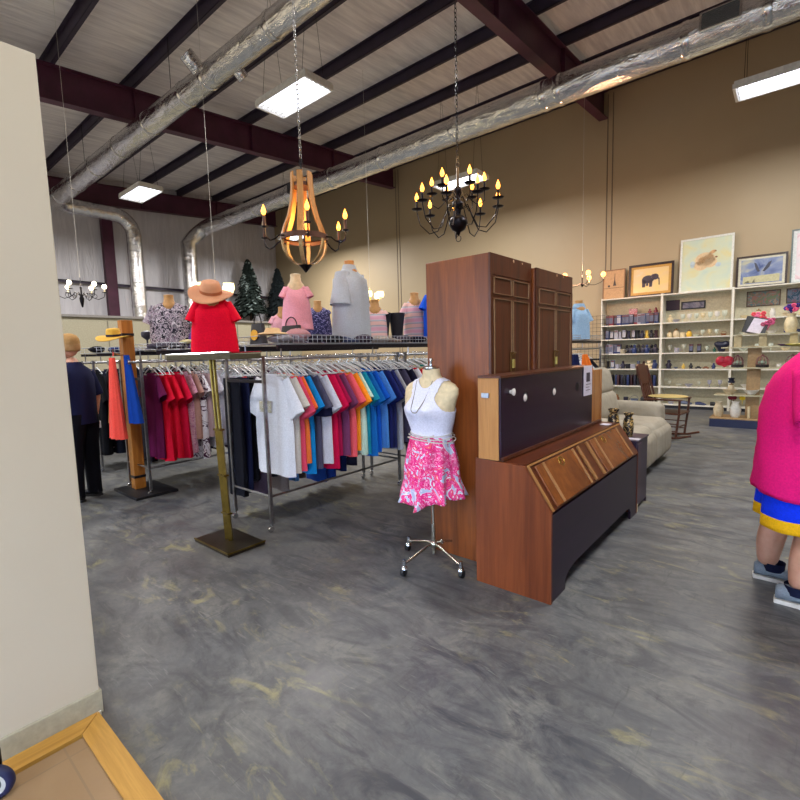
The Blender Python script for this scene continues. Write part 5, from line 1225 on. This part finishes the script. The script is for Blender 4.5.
o=m.build('shorts',[BLU,YEL],t,180); sd=o.modifiers.new('solid','SOLIDIFY'); sd.thickness=.005
for (hx_,hy_,yw) in ((-.095,-.15,-.02),(-.215,.15,.02)):
    shoe_person(t,(hx_,hy_,0),yw,.31,'#76808c','#cfcac2')
    MB().rings([ring(z,r_,r_*.95,16,cx=hx_+.10,cy=hy_) for z,r_ in ((.07,.06),(.10,.060),(.125,.064))],False,False).build('sock',cloth('#151a33'),t,180)
head(t,(.14,0,1.64),-.1,'#6a4a34',FLESH,None,1.0,.15)
# --- person in navy at far left (faces away, mostly hidden by the entry wall)
t=thing('person','person in navy t-shirt, black trousers and tan cap half hidden by the entry wall','person',(-6.06,1.63,0),-2.6)
m_navy=cloth('#1b1f40'); m_blk=cloth('#0e0f18')
vs=[(0,0,.95),(0,-.10,.90),(.0,-.11,.50),(-.01,-.12,.09),(0,.10,.90),(.02,.11,.50),(0,.12,.09),(0,0,1.15),(0,0,1.38),(.02,0,1.53),(.03,0,1.60),(0,-.19,1.42),(-.02,-.25,1.15),(.04,-.27,.90),(0,.19,1.42),(-.02,.25,1.15),(.04,.27,.90)]
eg=[(0,1),(1,2),(2,3),(0,4),(4,5),(5,6),(0,7),(7,8),(8,9),(9,10),(8,11),(11,12),(12,13),(8,14),(14,15),(15,16)]
rd=[.13,.09,.06,.045,.09,.06,.045,.13,.13,.06,.055,.055,.042,.026,.055,.042,.026]
skin_body('body',vs,eg,rd,FLESH,t)
for s in (-1,1):
    m=MB(); hand(m,(.042,s*.27,.885),(.1,0,-1),(0,-s,0)); m.build('hand',FLESH,t,180)
m=MB(); m.rings([ring(z,hx,hy,28,rip=.006,k=7,ph=z*9) for z,hx,hy in ((.86,.155,.20),(1.0,.15,.195),(1.2,.155,.205),(1.36,.14,.21),(1.45,.10,.19),(1.5,.07,.11),(1.54,.062,.07))],False,False)
for s in (-1,1):
    a=Vector((0,s*.16,1.43)); b_=Vector((-.01,s*.255,1.17)); sr=[]
    for i in range(5):
        u=i/4; c=a.lerp(b_,u); d=(b_-a).normalized(); e1=Vector((1,0,0)); e2=d.cross(e1).normalized()
        sr.append([c+e1*.078*cos(2*PI*k/16)+e2*.068*sin(2*PI*k/16) for k in range(16)])
    m.rings(sr,True,False)
m.build('t_shirt',m_navy,t,180)
m=MB()
for s in (-1,1):
    m.rings([ring(z,a_,b_,20,cx=.0,cy=s*c_,rip=.004,k=5) for z,a_,b_,c_ in ((.97,.135,.12,.075),(.85,.13,.12,.09),(.6,.095,.09,.105),(.3,.08,.075,.115),(.05,.075,.07,.12))],True,False)
m.build('trousers',m_blk,t,180)
for s in (-1,1): shoe_person(t,(-.07,s*.12,0),0,.27,'#101118','#1c1c22')
head(t,(.05,0,1.70),0,'#b08858',FLESH,'#b08a5a',1.05)
MB().box(.03,.06,-.33,-.30,.76,.84,.004).build('white_phone',M('white_plastic','#dcdce4',.3),t)
# ================================================================= CART WHEEL (bottom left)
t=thing('caster_wheel','navy rubber wheel with pale rim at the lower left on the floor tiles','wheel',(-2.105,.205,.0725),.9)
m=MB().lathe([(.038,-.015),(.050,-.018),(.059,-.010),(.060,0),(.059,.010),(.050,.018),(.038,.015)],n=36,axis='y',cap=False); m.build('tyre',M('navy_rubber','#141c48',.5),t,60)
MB().lathe([(.026,-.014),(.040,-.016),(.040,.016),(.026,.014)],n=36,axis='y',cap=False).build('rim',M('pale_rim','#c2c4c0',.35),t,40)
m=MB().lathe([(.0,-.012),(.027,-.012),(.027,.012),(.0,.012)],n=24,axis='y'); m.build('hub',M('grey_green_hub','#4f5a54',.5),t,40)
MB().tube([(0,-.03,0),(0,.03,0)],.006,8).tube([(0,.032,0),(0,.032,.1),(0,0,.12),(0,-.032,.1),(0,-.032,0)],.007,6).build('fork',BLK,t,50)
# ================================================================= CAMERA, WORLD
F=468.; P=math.radians(-5.85); RL=math.radians(-1.6); YA=math.radians(40.3)
cp,sp,cr,sr_=cos(P),sin(P),cos(RL),sin(RL)
Mm=Matrix(((1,0,0),(0,cp,-sp),(0,sp,cp)))@Matrix(((cr,-sr_,0),(sr_,cr,0),(0,0,1)))
Ax=Vector((-cos(YA),0,-sin(YA))); Bx=Vector((sin(YA),0,-cos(YA)))
Wm=Matrix(((-Ax.x,-Ax.y,-Ax.z),(Bx.x,Bx.y,Bx.z),(0,1,0)))
R3=Wm@Mm
cam=bpy.data.cameras.new('camera'); co=bpy.data.objects.new('camera',cam); COL.objects.link(co)
co.matrix_world=Matrix.Translation((0,0,1.55))@R3.to_4x4(); cam.sensor_width=36; cam.lens=F/800*36; cam.clip_start=.05; cam.clip_end=200
sc=bpy.context.scene; sc.camera=co
w=bpy.data.worlds.new('world'); sc.world=w; w.use_nodes=True; bg=w.node_tree.nodes['Background']
bg.inputs['Color'].default_value=(.60,.75,1,1); bg.inputs['Strength'].default_value=SKY
# ground outside the storefront
o=MB().box(-40,40,-60,SY-.3,-.25,-.02).build('outdoor_pavement',M('pavement','#9a9890',.9)); o['kind']='structure'
sc.view_settings.view_transform='Standard'; sc.view_settings.look='None'; sc.view_settings.exposure=EXPO; sc.view_settings.gamma=1; sc.view_settings.use_curve_mapping=False
